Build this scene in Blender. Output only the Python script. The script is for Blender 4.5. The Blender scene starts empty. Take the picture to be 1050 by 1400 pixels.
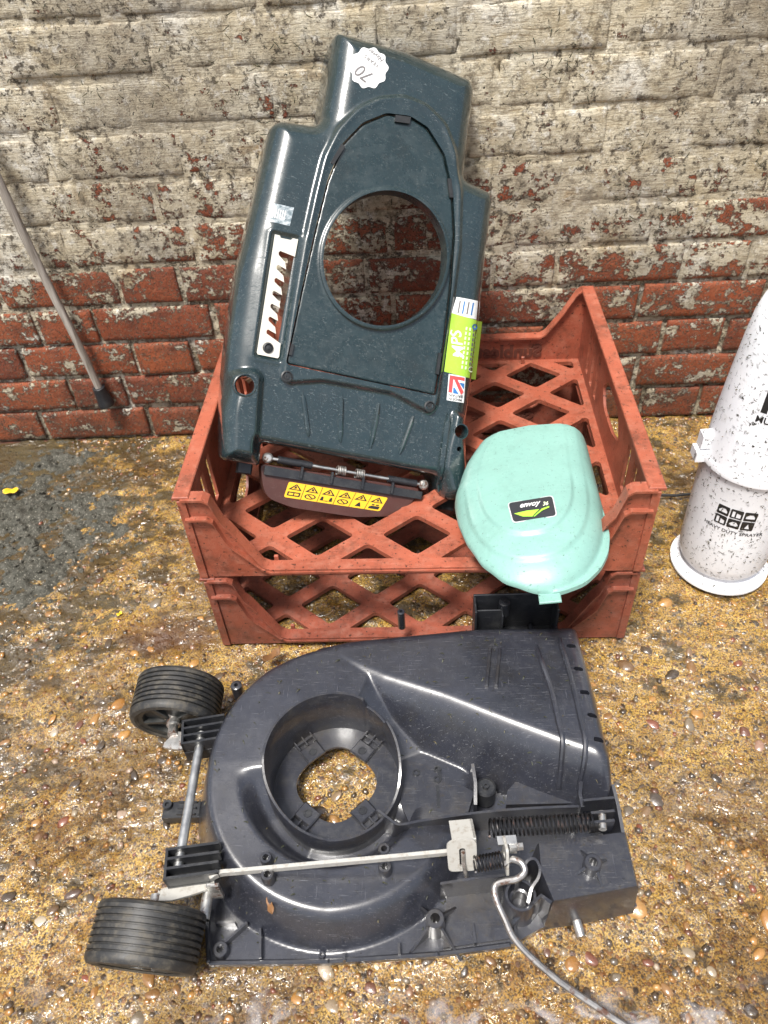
import bpy, bmesh, math, random
import numpy as np
from mathutils import Vector, Matrix
from mathutils.geometry import tessellate_polygon
R = math.radians
rng = np.random.default_rng(7); random.seed(7)
S = bpy.context.scene
COL = S.collection

# ------------------------------------------------------------------ camera
CAM = np.array([0, 0, 0.9696])
_p, _r, _y, FPX = R(43.1935), R(-4.0511), R(-3.1454), 1049.92
CF = np.array([math.sin(_y)*math.cos(_p), math.cos(_y)*math.cos(_p), -math.sin(_p)])
_R0 = np.array([math.cos(_y), -math.sin(_y), 0.0]); _U0 = np.cross(_R0, CF)
CR = math.cos(_r)*_R0 + math.sin(_r)*_U0
CU = -math.sin(_r)*_R0 + math.cos(_r)*_U0
cam = bpy.data.objects.new('camera', bpy.data.cameras.new('camera')); COL.objects.link(cam)
cam.matrix_world = Matrix(((CR[0], CU[0], -CF[0], CAM[0]), (CR[1], CU[1], -CF[1], CAM[1]), (CR[2], CU[2], -CF[2], CAM[2]), (0, 0, 0, 1)))
cam.data.sensor_fit = 'VERTICAL'; cam.data.sensor_height = 36; cam.data.lens = FPX/1400*36
cam.data.clip_start = 0.02; cam.data.clip_end = 300
cam.data.dof.use_dof = True; cam.data.dof.focus_distance = 1.06; cam.data.dof.aperture_fstop = 7.0
S.camera = cam

# ------------------------------------------------------------------ light: bright overcast
SUN_EL, SUN_AZ = R(68), R(208)            # azimuth clockwise from +Y (the wall): behind and left of the camera
w = bpy.data.worlds.new('World'); S.world = w; w.use_nodes = True
nt = w.node_tree; bg = nt.nodes['Background']
sky = nt.nodes.new('ShaderNodeTexSky'); sky.sky_type = 'NISHITA'; sky.sun_disc = False
sky.sun_elevation = SUN_EL; sky.sun_rotation = SUN_AZ; sky.dust_density = 4.0; sky.air_density = 1.0
hs = nt.nodes.new('ShaderNodeHueSaturation'); hs.inputs['Saturation'].default_value = 0.6
nt.links.new(sky.outputs[0], hs.inputs['Color']); nt.links.new(hs.outputs[0], bg.inputs[0])
bg.inputs[1].default_value = 0.10
sl = bpy.data.lights.new('sun', 'SUN'); sl.energy = 3.3; sl.angle = R(12); sl.color = (1.0, 0.965, 0.91)
so = bpy.data.objects.new('sun', sl); COL.objects.link(so)
sd = Vector((math.sin(SUN_AZ)*math.cos(SUN_EL), math.cos(SUN_AZ)*math.cos(SUN_EL), math.sin(SUN_EL)))
so.rotation_euler = sd.to_track_quat('Z', 'Y').to_euler()
S.view_settings.view_transform = 'Standard'; S.view_settings.look = 'None'
S.view_settings.exposure = 0.95; S.view_settings.gamma = 1
S.render.engine = 'CYCLES'

# ------------------------------------------------------------------ pixel -> direction helpers (photo is 1050 x 1400)
def ray(px, py):
    return CF + (px-525)/FPX*CR - (py-700)/FPX*CU
def PZ(px, py, z):                         # on a level plane
    d = ray(px, py); return CAM + d*((z-CAM[2])/d[2])
def PY(px, py, y):                         # on a plane parallel to the wall
    d = ray(px, py); return CAM + d*((y-CAM[1])/d[1])
def PP(px, py, O, N):
    d = ray(px, py); return CAM + d*(np.dot(O-CAM, N)/np.dot(d, N))

# ------------------------------------------------------------------ mesh helpers
def mesh(name, V, F, smooth=True, sharp=None):
    me = bpy.data.meshes.new(name)
    me.from_pydata([tuple(map(float, v)) for v in V], [], [tuple(int(i) for i in f) for f in F]); me.update()
    if smooth:
        me.polygons.foreach_set('use_smooth', [True]*len(me.polygons))
        if sharp is not None:
            me.set_sharp_from_angle(angle=R(sharp))
    return me
def fixn(me):
    bm = bmesh.new(); bm.from_mesh(me); bmesh.ops.recalc_face_normals(bm, faces=bm.faces); bm.to_mesh(me); bm.free()
def tag(o, label=None, cat=None, group=None, kind=None):
    if label: o['label'] = label
    if cat: o['category'] = cat
    if group: o['group'] = group
    if kind: o['kind'] = kind
    return o
def thing(name, loc, label, cat, group=None):
    o = bpy.data.objects.new(name, None); COL.objects.link(o); o.location = loc
    o.empty_display_size = 0.05
    return tag(o, label, cat, group)
def off(o):
    v = Vector((0, 0, 0))
    while o is not None:
        v = v + o.location; o = o.parent
    return v
def obj(name, me, mat, parent=None, label=None, world=True):
    """mesh given in world coordinates; child origins stay at the thing's base"""
    o = bpy.data.objects.new(name, me); COL.objects.link(o)
    if mat is not None:
        me.materials.clear(); me.materials.append(mat)
    if parent is not None:
        if world: me.transform(Matrix.Translation(-off(parent)))
        o.parent = parent
    if label: o['label'] = label
    return o
class MB:
    """collects shapes into one mesh"""
    def __init__(s): s.V = []; s.F = []
    def add(s, V, F):
        n = len(s.V); s.V += [np.asarray(v, float) for v in V]; s.F += [tuple(i+n for i in f) for f in F]; return s
    def frame_box(s, O, U, V, N, u0, u1, v0, v1, n0, n1, bev=0.0):
        P = []
        for n, b in ((n0, bev), (n0+bev, 0), (n1-bev, 0), (n1, bev)) if bev else ((n0, 0), (n1, 0)):
            for (a, c) in ((u0+b, v0+b), (u1-b, v0+b), (u1-b, v1-b), (u0+b, v1-b)):
                P.append(O+U*a+V*c+N*n)
        L = len(P)//4; F = [(3, 2, 1, 0), tuple(range(4*L-4, 4*L))]
        for k in range(L-1):
            for i in range(4):
                j = (i+1) % 4; F.append((4*k+i, 4*k+j, 4*k+4+j, 4*k+4+i))
        return s.add(P, F)
    def box(s, lo, hi, bev=0.0):
        return s.frame_box(np.zeros(3), *np.eye(3), lo[0], hi[0], lo[1], hi[1], lo[2], hi[2], bev)
    def bar(s, A, B, wd, ht, up=(0, 0, 1), bev=0.0):
        A = np.asarray(A, float); B = np.asarray(B, float); d = B-A; L = np.linalg.norm(d); U = d/L
        V = np.cross(up, U); V /= np.linalg.norm(V); N = np.cross(U, V)
        return s.frame_box(A, U, V, N, 0, L, -wd/2, wd/2, -ht/2, ht/2, bev)
    def tube(s, pts, rad, seg=12, caps=True):
        pts = np.asarray(pts, float); n = len(pts)
        T = np.gradient(pts, axis=0); T /= np.linalg.norm(T, axis=1)[:, None]
        a = np.array([0, 0, 1.0]) if abs(T[0][2]) < .9 else np.array([1.0, 0, 0])
        u = np.cross(T[0], a); u /= np.linalg.norm(u); V = []; rad = np.broadcast_to(rad, (n,))
        for k in range(n):
            u = u-T[k]*np.dot(u, T[k]); u /= np.linalg.norm(u); v = np.cross(T[k], u)
            for i in range(seg):
                t = 2*math.pi*i/seg; V.append(pts[k]+rad[k]*(math.cos(t)*u+math.sin(t)*v))
        F = [(k*seg+i, k*seg+(i+1) % seg, (k+1)*seg+(i+1) % seg, (k+1)*seg+i) for k in range(n-1) for i in range(seg)]
        if caps: F += [tuple(range(seg))[::-1], tuple(range((n-1)*seg, n*seg))]
        return s.add(V, F)
    def lathe(s, O, A, prof, seg=32, closed=False):
        """profile of (radius, height along A)"""
        O = np.asarray(O, float); A = np.asarray(A, float); A = A/np.linalg.norm(A)
        a = np.array([0, 0, 1.0]) if abs(A[2]) < .9 else np.array([1.0, 0, 0])
        u = np.cross(A, a); u /= np.linalg.norm(u); v = np.cross(A, u); V = []
        for (r, h) in prof:
            for i in range(seg):
                t = 2*math.pi*i/seg; V.append(O+A*h+max(r, 1e-5)*(math.cos(t)*u+math.sin(t)*v))
        m = len(prof)
        F = [(k*seg+i, k*seg+(i+1) % seg, ((k+1) % m)*seg+(i+1) % seg, ((k+1) % m)*seg+i) for k in range(m if closed else m-1) for i in range(seg)]
        return s.add(V, F)
    def plate(s, fr, outer, holes=(), n0=0.0, n1=0.003, fn=None):
        """extruded 2-D polygon with holes on frame fr=(O,U,V,N); fn(u,v) lifts it onto a curved surface"""
        O, U, V, N = fr
        loops = [list(outer)]+[list(h) for h in holes]
        tris = tessellate_polygon([[Vector((p[0], p[1], 0)) for p in l] for l in loops])
        flat = [p for l in loops for p in l]; m = len(flat); P = []
        for n in (n0, n1):
            for p in flat:
                P.append(O+U*p[0]+V*p[1]+N*(n+(fn(p[0], p[1]) if fn else 0)))
        F = []
        for t in tris:
            a, b, c = [flat[i] for i in t]
            ccw = (b[0]-a[0])*(c[1]-a[1])-(b[1]-a[1])*(c[0]-a[0]) > 0
            t = t if ccw else t[::-1]
            F.append(tuple(i+m for i in t)); F.append(tuple(t[::-1]))
        k = 0
        for li, l in enumerate(loops):
            ar = sum(l[i][0]*l[(i+1) % len(l)][1]-l[(i+1) % len(l)][0]*l[i][1] for i in range(len(l)))
            fw = (ar > 0) == (li == 0)
            for i in range(len(l)):
                a, b = k+i, k+(i+1) % len(l)
                F.append((a, b, b+m, a+m) if fw else (b, a, a+m, b+m))
            k += len(l)
        return s.add(P, F)
    def build(s, name, mat, parent=None, label=None, smooth=True, sharp=35):
        return obj(name, mesh(name, s.V, s.F, smooth, sharp), mat, parent, label)
def fillet(pts, r, k=5):
    out = []; n = len(pts); rr = r if hasattr(r, '__len__') else [r]*n
    for i in range(n):
        a, b, c = (np.array(pts[j % n], float) for j in (i-1, i, i+1))
        u = a-b; v = c-b; lu, lv = np.linalg.norm(u), np.linalg.norm(v); d = min(rr[i], lu*.48, lv*.48)
        if d < 1e-6: out.append(tuple(b)); continue
        p, q = b+u/lu*d, b+v/lv*d
        for t in np.linspace(0, 1, k): out.append(tuple((1-t)**2*p+2*t*(1-t)*b+t*t*q))
    return out
def circ(cx, cy, r, n=24, ry=None):
    return [(cx+r*math.cos(2*math.pi*i/n), cy+(ry or r)*math.sin(2*math.pi*i/n)) for i in range(n)]
def catmull(pts, k=6):
    P = np.asarray(pts, float); P = np.vstack([2*P[0]-P[1], P, 2*P[-1]-P[-2]]); out = []
    for i in range(1, len(P)-2):
        for t in np.linspace(0, 1, k, endpoint=False):
            a, b, c, d = P[i-1:i+3]
            out.append(.5*((2*b)+(-a+c)*t+(2*a-5*b+4*c-d)*t*t+(-a+3*b-3*c+d)*t**3))
    out.append(P[-2]); return np.array(out)
def sdf(poly):
    P = np.asarray(poly, float); Q = np.roll(P, -1, axis=0)
    def f(x, y):
        x = np.asarray(x, float); y = np.asarray(y, float); best = np.full(x.shape, 1e9); ins = np.zeros(x.shape, bool)
        for (ax, ay), (bx, by) in zip(P, Q):
            ex, ey = bx-ax, by-ay; t = np.clip(((x-ax)*ex+(y-ay)*ey)/(ex*ex+ey*ey+1e-12), 0, 1)
            best = np.minimum(best, np.hypot(x-ax-t*ex, y-ay-t*ey))
            cr = ((ay > y) != (by > y)); ins ^= cr & (x < ax+(y-ay)/(by-ay+1e-15)*ex)
        return np.where(ins, -best, best)
    return f
def sstep(x): x = np.clip(x, 0, 1); return x*x*(3-2*x)
def roundover(dist, r):                      # 0 inside, -r at the edge
    t = np.minimum(np.maximum(dist, 0), r); return -(r-np.sqrt(np.maximum(r*r-(r-t)**2, 0)))
def hfield(fr, x0, x1, y0, y1, st, inside, h, skirt=0.0, skirt_to=None):
    """height field over inside(x,y)<0; border vertices are slid onto the border, then a skirt hangs down"""
    O, U, V, N = fr
    nx, ny = int((x1-x0)/st)+1, int((y1-y0)/st)+1
    X, Y = np.meshgrid(np.linspace(x0, x1, nx), np.linspace(y0, y1, ny)); X = X.ravel(); Y = Y.ravel()
    D = inside(X, Y)
    idx = np.arange(nx*ny).reshape(ny, nx); q = np.stack([idx[:-1, :-1], idx[:-1, 1:], idx[1:, 1:], idx[1:, :-1]], -1).reshape(-1, 4)
    q = q[(D[q] < 0).sum(1) >= 2]
    used = np.zeros(nx*ny, bool); used[q.ravel()] = True
    # border vertices = on an edge used once
    E = np.concatenate([q[:, [i, (i+1) % 4]] for i in range(4)]); key = np.sort(E, 1); kk = key[:, 0]*(nx*ny)+key[:, 1]
    un, inv, cnt = np.unique(kk, return_inverse=True, return_counts=True); be = E[cnt[inv] == 1]
    bv = np.unique(be)
    for _ in range(6):
        e = st*.25; bx, by = X[bv], Y[bv]; d = inside(bx, by)
        gx = (inside(bx+e, by)-inside(bx-e, by))/(2*e); gy = (inside(bx, by+e)-inside(bx, by-e))/(2*e); g = np.hypot(gx, gy)+1e-6
        X[bv] -= np.clip(d, -st, st)*gx/g*.9; Y[bv] -= np.clip(d, -st, st)*gy/g*.9
    Z = h(X, Y)
    P = O+X[:, None]*U+Y[:, None]*V+Z[:, None]*N
    rem = -np.ones(nx*ny, int); ui = np.where(used)[0]; rem[ui] = np.arange(len(ui)); Vv = [p for p in P[ui]]; F = [tuple(rem[f]) for f in q]
    if skirt or skirt_to is not None:
        m = len(Vv); loc = {}
        for i in bv:
            loc[i] = m+len(loc); p = P[i]
            if skirt_to is not None: p = p-N*(Z[i]-skirt_to)
            else: p = p-N*(skirt(p) if callable(skirt) else skirt)
            Vv.append(p)
        for a, b in be: F.append((rem[b], rem[a], loc[a], loc[b]))
    return Vv, F
def text2d(txt, size=1.0, shear=0.0, bold=0.0, align='CENTER'):
    cu = bpy.data.curves.new('txt', 'FONT'); cu.body = txt; cu.size = size; cu.shear = shear; cu.align_x = align; cu.align_y = 'CENTER'
    cu.offset = bold; cu.resolution_u = 3
    o = bpy.data.objects.new('txt', cu); COL.objects.link(o); dg = bpy.context.evaluated_depsgraph_get()
    me = bpy.data.meshes.new_from_object(o.evaluated_get(dg)); V = [tuple(v.co)[:2] for v in me.vertices]; F = [tuple(p.vertices) for p in me.polygons]
    bpy.data.objects.remove(o); bpy.data.curves.remove(cu); bpy.data.meshes.remove(me)
    return V, F

# ------------------------------------------------------------------ material helpers
class NT:
    def __init__(s, name):
        s.m = bpy.data.materials.new(name); s.m.use_nodes = True; s.t = s.m.node_tree; s.b = s.t.nodes['Principled BSDF']; s._c = None
    def n(s, typ, **kw):
        x = s.t.nodes.new(typ)
        for k, v in kw.items(): setattr(x, k, v)
        return x
    def put(s, sock, v):
        if isinstance(v, bpy.types.NodeSocket): s.t.links.new(v, sock)
        elif v is not None: sock.default_value = v if not (hasattr(v, '__len__') and len(v) == 3 and sock.type == 'RGBA') else (*v, 1)
    def co(s, world=False):
        if world: return s.n('ShaderNodeNewGeometry').outputs['Position']
        return s.n('ShaderNodeTexCoord').outputs['Object']
    def map(s, v, scale=(1, 1, 1), rot=(0, 0, 0), loc=(0, 0, 0)):
        x = s.n('ShaderNodeMapping'); s.put(x.inputs[0], v); x.inputs['Scale'].default_value = scale; x.inputs['Rotation'].default_value = rot; x.inputs['Location'].default_value = loc
        return x.outputs[0]
    def noise(s, v, sc, det=4, ro=.55, dist=0, col=False):
        x = s.n('ShaderNodeTexNoise'); s.put(x.inputs['Vector'], v); x.inputs['Scale'].default_value = sc; x.inputs['Detail'].default_value = det; x.inputs['Roughness'].default_value = ro; x.inputs['Distortion'].default_value = dist
        return x.outputs['Color' if col else 'Fac']
    def vor(s, v, sc, feat='F1', out='Distance', rnd=1.0):
        x = s.n('ShaderNodeTexVoronoi', feature=feat); s.put(x.inputs['Vector'], v); x.inputs['Scale'].default_value = sc; x.inputs['Randomness'].default_value = rnd
        return x.outputs[out]
    def ramp(s, f, *st):
        x = s.n('ShaderNodeValToRGB'); s.put(x.inputs[0], f); e = x.color_ramp.elements
        while len(e) < len(st): e.new(.5)
        for el, (p, c) in zip(e, st): el.position = p; el.color = (c, c, c, 1) if not hasattr(c, '__len__') else (*c, 1)
        return x.outputs[0]
    def mix(s, f, a, b, mode='MIX'):
        x = s.n('ShaderNodeMix', data_type='RGBA', blend_type=mode); s.put(x.inputs[0], f); s.put(x.inputs[6], a); s.put(x.inputs[7], b); return x.outputs[2]
    def math(s, op, a, b=None, c=None, clamp=False):
        x = s.n('ShaderNodeMath', operation=op, use_clamp=clamp)
        for i, v in enumerate((a, b, c)):
            if v is not None: s.put(x.inputs[i], v)
        return x.outputs[0]
    def sep(s, v):
        x = s.n('ShaderNodeSeparateXYZ'); s.put(x.inputs[0], v); return x.outputs
    def bump(s, h, dist=.002, stg=1.0, prev=None):
        x = s.n('ShaderNodeBump'); s.put(x.inputs['Height'], h); x.inputs['Distance'].default_value = dist; x.inputs['Strength'].default_value = stg
        if prev is not None: s.put(x.inputs['Normal'], prev)
        return x.outputs[0]
    def out(s, col=None, rough=None, normal=None, **kw):
        s.put(s.b.inputs['Base Color'], col); s.put(s.b.inputs['Roughness'], rough); s.put(s.b.inputs['Normal'], normal)
        for k, v in kw.items(): s.put(s.b.inputs[k.replace('_', ' ')], v)
        return s.m
def plastic(name, base, rough=.38, var=.25, scratch=.35, dust=(.30, .28, .24), dust_amt=.25, speck=.5, coat=0.0, spec=.5, fine=900, croug=.12, grime=0.0, grimecol=(.030, .021, .012)):
    m = NT(name); v = m.co()
    big = m.noise(v, 14, 5, .6); c = m.mix(m.ramp(big, (.3, 0.0), (.7, 1.0)), tuple(x*(1-var) for x in base), tuple(min(1, x*(1+var)) for x in base))
    # scratches: thin stretched noise lines in two directions
    s1 = m.ramp(m.noise(m.map(v, (40, 900, 300), (0.2, 0.3, .5)), 1, 3, .7), (.63, 0.0), (.67, 1.0))
    s2 = m.ramp(m.noise(m.map(v, (700, 50, 400), (0.4, 0.1, .9)), 1, 3, .7), (.65, 0.0), (.69, 1.0))
    sc = m.math('MULTIPLY', m.math('MAXIMUM', s1, s2), scratch)
    c = m.mix(sc, c, tuple(min(1, x*1.7+.05) for x in base))
    du = m.math('MULTIPLY', m.ramp(m.noise(v, 48, 10, .8), (.48, 0.0), (.68, 1.0)), dust_amt)
    c = m.mix(du, c, dust)
    sp = m.math('MULTIPLY', m.ramp(m.noise(v, 240, 2, .5), (.70, 0.0), (.74, 1.0)), speck)
    c = m.mix(sp, c, tuple(x*.25 for x in base))
    if grime:
        gr = m.math('MULTIPLY', m.ramp(m.noise(v, 19, 9, .78), (.50, 0.0), (.66, 1.0)), grime); c = m.mix(gr, c, grimecol)
        g2 = m.math('MULTIPLY', m.ramp(m.noise(v, 170, 5, .7), (.60, 0.0), (.65, 1.0)), min(1, grime*1.6)); c = m.mix(g2, c, tuple(x*.6 for x in grimecol))
    ro = m.math('ADD', m.math('MULTIPLY', m.noise(v, 35, 6, .65), .30), rough-.15)
    ro = m.math('ADD', ro, m.math('MULTIPLY', du, .5))
    bp = m.bump(m.noise(v, fine, 2, .5), .0003, .35); bp = m.bump(m.math('ADD', sc, sp), .0006, .5, bp)
    bp = m.bump(m.noise(v, 45, 3, .5), .002, .12, bp)
    return m.out(c, ro, bp, Coat_Weight=coat, Coat_Roughness=croug, Specular_IOR_Level=spec)
def metal(name, base, rough=.35, rust=0.0, rustcol=(.075, .034, .02)):
    m = NT(name); v = m.co()
    n = m.noise(v, 60, 6, .65); c = m.mix(m.ramp(n, (.35, 0.0), (.65, 1.0)), tuple(x*.7 for x in base), base)
    ru = m.ramp(m.noise(v, 90, 6, .7), (.62-.5*rust, 0.0), (.72-.4*rust, 1.0)) if rust else None
    if rust: c = m.mix(ru, c, rustcol)
    ro = m.math('ADD', m.math('MULTIPLY', n, .3), rough-.1)
    me = m.math('SUBTRACT', 1.0, m.math('MULTIPLY', ru, .9)) if rust else 1.0
    return m.out(c, ro, m.bump(m.noise(m.map(v, (300, 60, 300)), 2, 4, .6), .0004, .4), Metallic=me)
def flat(name, col, rough=.45, wear=0.0, wearcol=(.3, .3, .3)):
    m = NT(name); v = m.co(); c = m.mix(m.noise(v, 60, 5, .6), tuple(x*.82 for x in col), col)
    if wear: c = m.mix(m.math('MULTIPLY', m.ramp(m.noise(v, 150, 6, .7), (.52, 0.0), (.6, 1.0)), wear), c, wearcol)
    return m.out(c, rough)

# --- brick wall: one set of colours for bricks and mortar, limewash laid over both in wall coordinates
def wall_material(name, brick):
    m = NT(name); v = m.co(True); x, y, z = m.sep(v)[:3]
    if brick:
        oi = m.n('ShaderNodeObjectInfo').outputs['Random']
        body = m.ramp(oi, (0.0, (.17, .036, .014)), (.35, (.25, .056, .019)), (.7, (.31, .080, .027)), (1.0, (.15, .034, .016)))
        body = m.mix(m.ramp(m.noise(v, 55, 6, .65), (.35, 0.0), (.7, 1.0)), body, m.mix(.5, body, (.25, .075, .03)))
        body = m.mix(m.math('MULTIPLY', m.ramp(m.noise(v, 20, 5, .6), (.54, 0.0), (.70, 1.0)), .6), body, (.06, .020, .012))
    else:
        body = m.mix(m.noise(v, 120, 6, .7), (.20, .15, .085), (.44, .37, .26))
    body = m.mix(m.ramp(m.noise(v, 30, 8, .75), (.60, 0.0), (.70, .8)), body, (.020, .018, .012))
    if brick:
        body = m.mix(m.ramp(m.noise(v, 330, 4, .7), (.58, 0.0), (.66, .85)), body, (.022, .010, .008))
        body = m.mix(m.ramp(m.noise(m.map(v, (1, 1, 1), (0, 0, 0), (4, 4, 1)), 120, 6, .75), (.55, 0.0), (.66, .6)), body, (.30, .12, .055))
        body = m.mix(m.ramp(m.noise(m.map(v, (1, 1, 2), (0, 0, 0), (1, 8, 3)), 8, 5, .65), (.52, 0.0), (.68, .65)), body, (.07, .022, .012))
    # flecks of pale lime still stuck in the pores
    fl = m.ramp(m.noise(v, 230, 4, .65), (.575, 0.0), (.61, 1.0))
    # how much paint is left, by height, with ragged patches
    big = m.noise(v, 5.2, 3, .5); mid = m.noise(m.map(v, (1, 1, 1.5)), 17, 6, .68); fin = m.noise(v, 95, 8, .74)
    up = m.n('ShaderNodeMapRange', interpolation_type='SMOOTHSTEP'); m.put(up.inputs[0], m.math('ADD', z, m.math('MULTIPLY', m.math('SUBTRACT', big, .5), .85)))
    up.inputs[1].default_value = .16; up.inputs[2].default_value = .66; up.inputs[3].default_value = .004 if brick else .075; up.inputs[4].default_value = .15 if brick else .165
    a = m.math('ADD', m.math('ADD', m.math('MULTIPLY', mid, .56), m.math('MULTIPLY', fin, .44)), up.outputs[0])
    paint = m.ramp(a, (.535, 0.0), (.56, 1.0))
    paint = m.math('MAXIMUM', paint, m.math('MULTIPLY', fl, m.ramp(a, (.36, 0.0), (.50, .9))))
    st1 = m.noise(m.map(v, (34, 34, 430), (0, R(24), 0)), 1, 5, .7, .3); st2 = m.noise(m.map(v, (40, 40, 380), (0, R(-9), 0)), 1, 5, .7, .3)
    stroke = m.mix(m.ramp(m.noise(v, 6, 2), (.45, 0.0), (.55, 1.0)), st1, st2)
    pc = m.mix(m.ramp(m.noise(v, 22, 6, .65), (.3, 0.0), (.7, 1.0)), (.47, .39, .25), (.69, .63, .49))
    pc = m.mix(m.ramp(m.noise(v, 9, 5, .6), (.54, 0.0), (.68, .8)), pc, (.74, .71, .63))
    pc = m.mix(m.ramp(m.noise(v, 13, 6, .65, .4), (.60, 0.0), (.72, .8)), pc, (.33, .21, .085))
    pc = m.mix(m.ramp(stroke, (.36, .75), (.50, 0.0)), pc, (.20, .14, .07))
    pc = m.mix(m.ramp(m.noise(v, 48, 8, .78), (.38, .75), (.50, 0.0)), pc, (.15, .115, .07))
    pc = m.mix(m.ramp(m.noise(m.map(v, (1, 1, 1), (0, 0, 0), (3, 5, 7)), 55, 8, .78), (.54, 0.0), (.64, .8)), pc, (.76, .73, .65))
    pc = m.mix(m.ramp(m.noise(m.map(v, (1, 1, 1), (0, 0, 0), (7, 1, 2)), 3.3, 4, .6), (.46, 0.0), (.66, .55)), pc, (.20, .17, .13))
    dirt = m.math('MULTIPLY', m.ramp(m.noise(v, 70, 8, .76), (.54, 0.0), (.60, .95)), m.ramp(m.noise(m.map(v, (1, 1, 1), (0, 0, 0), (2, 2, 6)), 8, 4, .6), (.38, .2), (.54, 1.0))); pc = m.mix(dirt, pc, (.06, .045, .028))
    blk = m.math('MULTIPLY', m.ramp(m.noise(v, 145, 3, .6), (.66, 0.0), (.69, 1.0)), m.ramp(m.noise(v, 11, 3), (.42, 0.0), (.6, 1.0))); pc = m.mix(blk, pc, (.012, .012, .008))
    c = m.mix(paint, body, pc)
    # damp, algae-dark foot of the wall
    foot = m.math('MULTIPLY', m.ramp(m.noise(v, 12, 6, .7), (.42, 0.0), (.66, 1.0)), m.ramp(z, (.0, .85), (.16, .0)))
    c = m.mix(foot, c, (.035, .024, .012))
    bp = m.bump(m.noise(v, 240, 6, .75), .0032 if brick else .0022, .8); bp = m.bump(m.noise(v, 60, 6, .7), .003, .5, bp)
    bp = m.bump(m.math('MULTIPLY', stroke, paint), .0026, .8, bp); bp = m.bump(paint, .0016, .9, bp)
    bp = m.bump(m.math('SUBTRACT', 1.0, m.math('MAXIMUM', dirt, blk)), .0015, .7, bp)
    ro = m.mix(paint, m.mix(m.ramp(m.noise(v, 24, 4), (.45, 0.0), (.65, 1.0)), (.4,)*3, (.75,)*3), (.68,)*3)
    return m.out(c, ro, bp)
M = {}
M['brick'] = wall_material('painted_brick', True); M['mortar'] = wall_material('painted_mortar', False)

# --- wet exposed-aggregate concrete
def ground_material():
    m = NT('wet_aggregate_concrete'); v = m.co(True); x, y, z = m.sep(v)[:3]
    sand = m.mix(m.ramp(m.noise(v, 18, 6, .65), (.3, 0.0), (.7, 1.0)), (.35, .175, .016), (.68, .44, .09))
    sand = m.mix(m.ramp(m.noise(v, 420, 3, .6), (.42, .95), (.56, 0.0)), sand, (.055, .025, .006))
    sand = m.mix(m.ramp(m.noise(v, 700, 2, .5), (.60, 0.0), (.66, .7)), sand, (.60, .50, .32))
    c = sand; bp = m.bump(m.noise(v, 480, 4, .65), .0018, .8)
    for sc, lo, hi, k in ((80, .24, .33, 0), (150, .30, .40, 1), (290, .30, .42, 2)):
        vv = m.map(v, (1, 1, 1), (0, 0, .7*k), (k*3.1, k*1.7, 0)); dd = m.vor(vv, sc); rc = m.vor(vv, sc, out='Color'); r1, r2, r3 = m.sep(rc)[:3]
        col = m.ramp(r1, (0.0, (.025, .022, .02)), (.22, (.06, .04, .025)), (.4, (.30, .13, .035)), (.58, (.20, .085, .03)), (.75, (.44, .30, .13)), (.9, (.30, .26, .21)), (1.0, (.10, .035, .02)))
        on = m.math('MULTIPLY', m.ramp(dd, (lo, 1.0), (hi, 0.0)), m.math('GREATER_THAN', r2, .36))
        c = m.mix(on, c, col); bp = m.bump(m.math('MULTIPLY', m.math('SUBTRACT', .3, dd), on), .010/(1+k), .8, bp)
    # mossy dark blotches, mostly near the wall and on the left
    mm = m.math('ADD', m.noise(m.map(v, (1, 1.3, 1)), 15, 8, .72), m.math('MULTIPLY', m.ramp(y, (.45, 0.0), (1.2, 1.0)), .065))
    mm = m.math('ADD', mm, m.math('MULTIPLY', m.math('SUBTRACT', m.math('MULTIPLY', x, -1.0), .40), .42, clamp=True))
    moss = m.ramp(mm, (.555, 0.0), (.63, .9)); c = m.mix(moss, c, (.028, .024, .010))
    # rusty brown stain
    dx = m.math('SUBTRACT', x, -.40); dy = m.math('SUBTRACT', y, .76)
    rr = m.math('SQRT', m.math('ADD', m.math('MULTIPLY', dx, dx), m.math('MULTIPLY', m.math('MULTIPLY', dy, dy), 3.5)))
    stain = m.ramp(m.math('ADD', rr, m.math('MULTIPLY', m.noise(v, 28, 6, .7), .16)), (.11, .8), (.19, 0.0)); c = m.mix(stain, c, (.085, .028, .010))
    wet = m.ramp(m.math('ADD', m.noise(v, 7, 5, .6), m.ramp(y, (.15, .24), (1.0, -.04))), (.36, 0.0), (.52, 1.0))
    c = m.mix(wet, c, m.mix(.30, c, (.06, .030, .008)))
    ro = m.mix(wet, (.6,)*3, (.30,)*3)
    damp = m.ramp(m.noise(m.map(v, (1, 1, 1), (0, 0, 0), (2, 9, 4)), 4.2, 6, .65), (.47, 0.0), (.66, .75)); c = m.mix(damp, c, m.mix(.75, c, (.05, .024, .006)))
    film = m.bump(m.noise(v, 48, 3, .55, 1.4), .0095, 1.0); film = m.bump(m.noise(v, 210, 2, .5), .0013, .8, film)
    wet2 = m.math('MULTIPLY', wet, m.ramp(m.noise(m.map(v, (1, 1, 1), (0, 0, 0), (6, 3, 1)), 12, 5, .65), (.43, .06), (.58, 1.0)))
    return m.out(c, ro, bp, Coat_Weight=wet2, Coat_Roughness=.05, Coat_IOR=1.75, Coat_Normal=film)
M['ground'] = ground_material()
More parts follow.
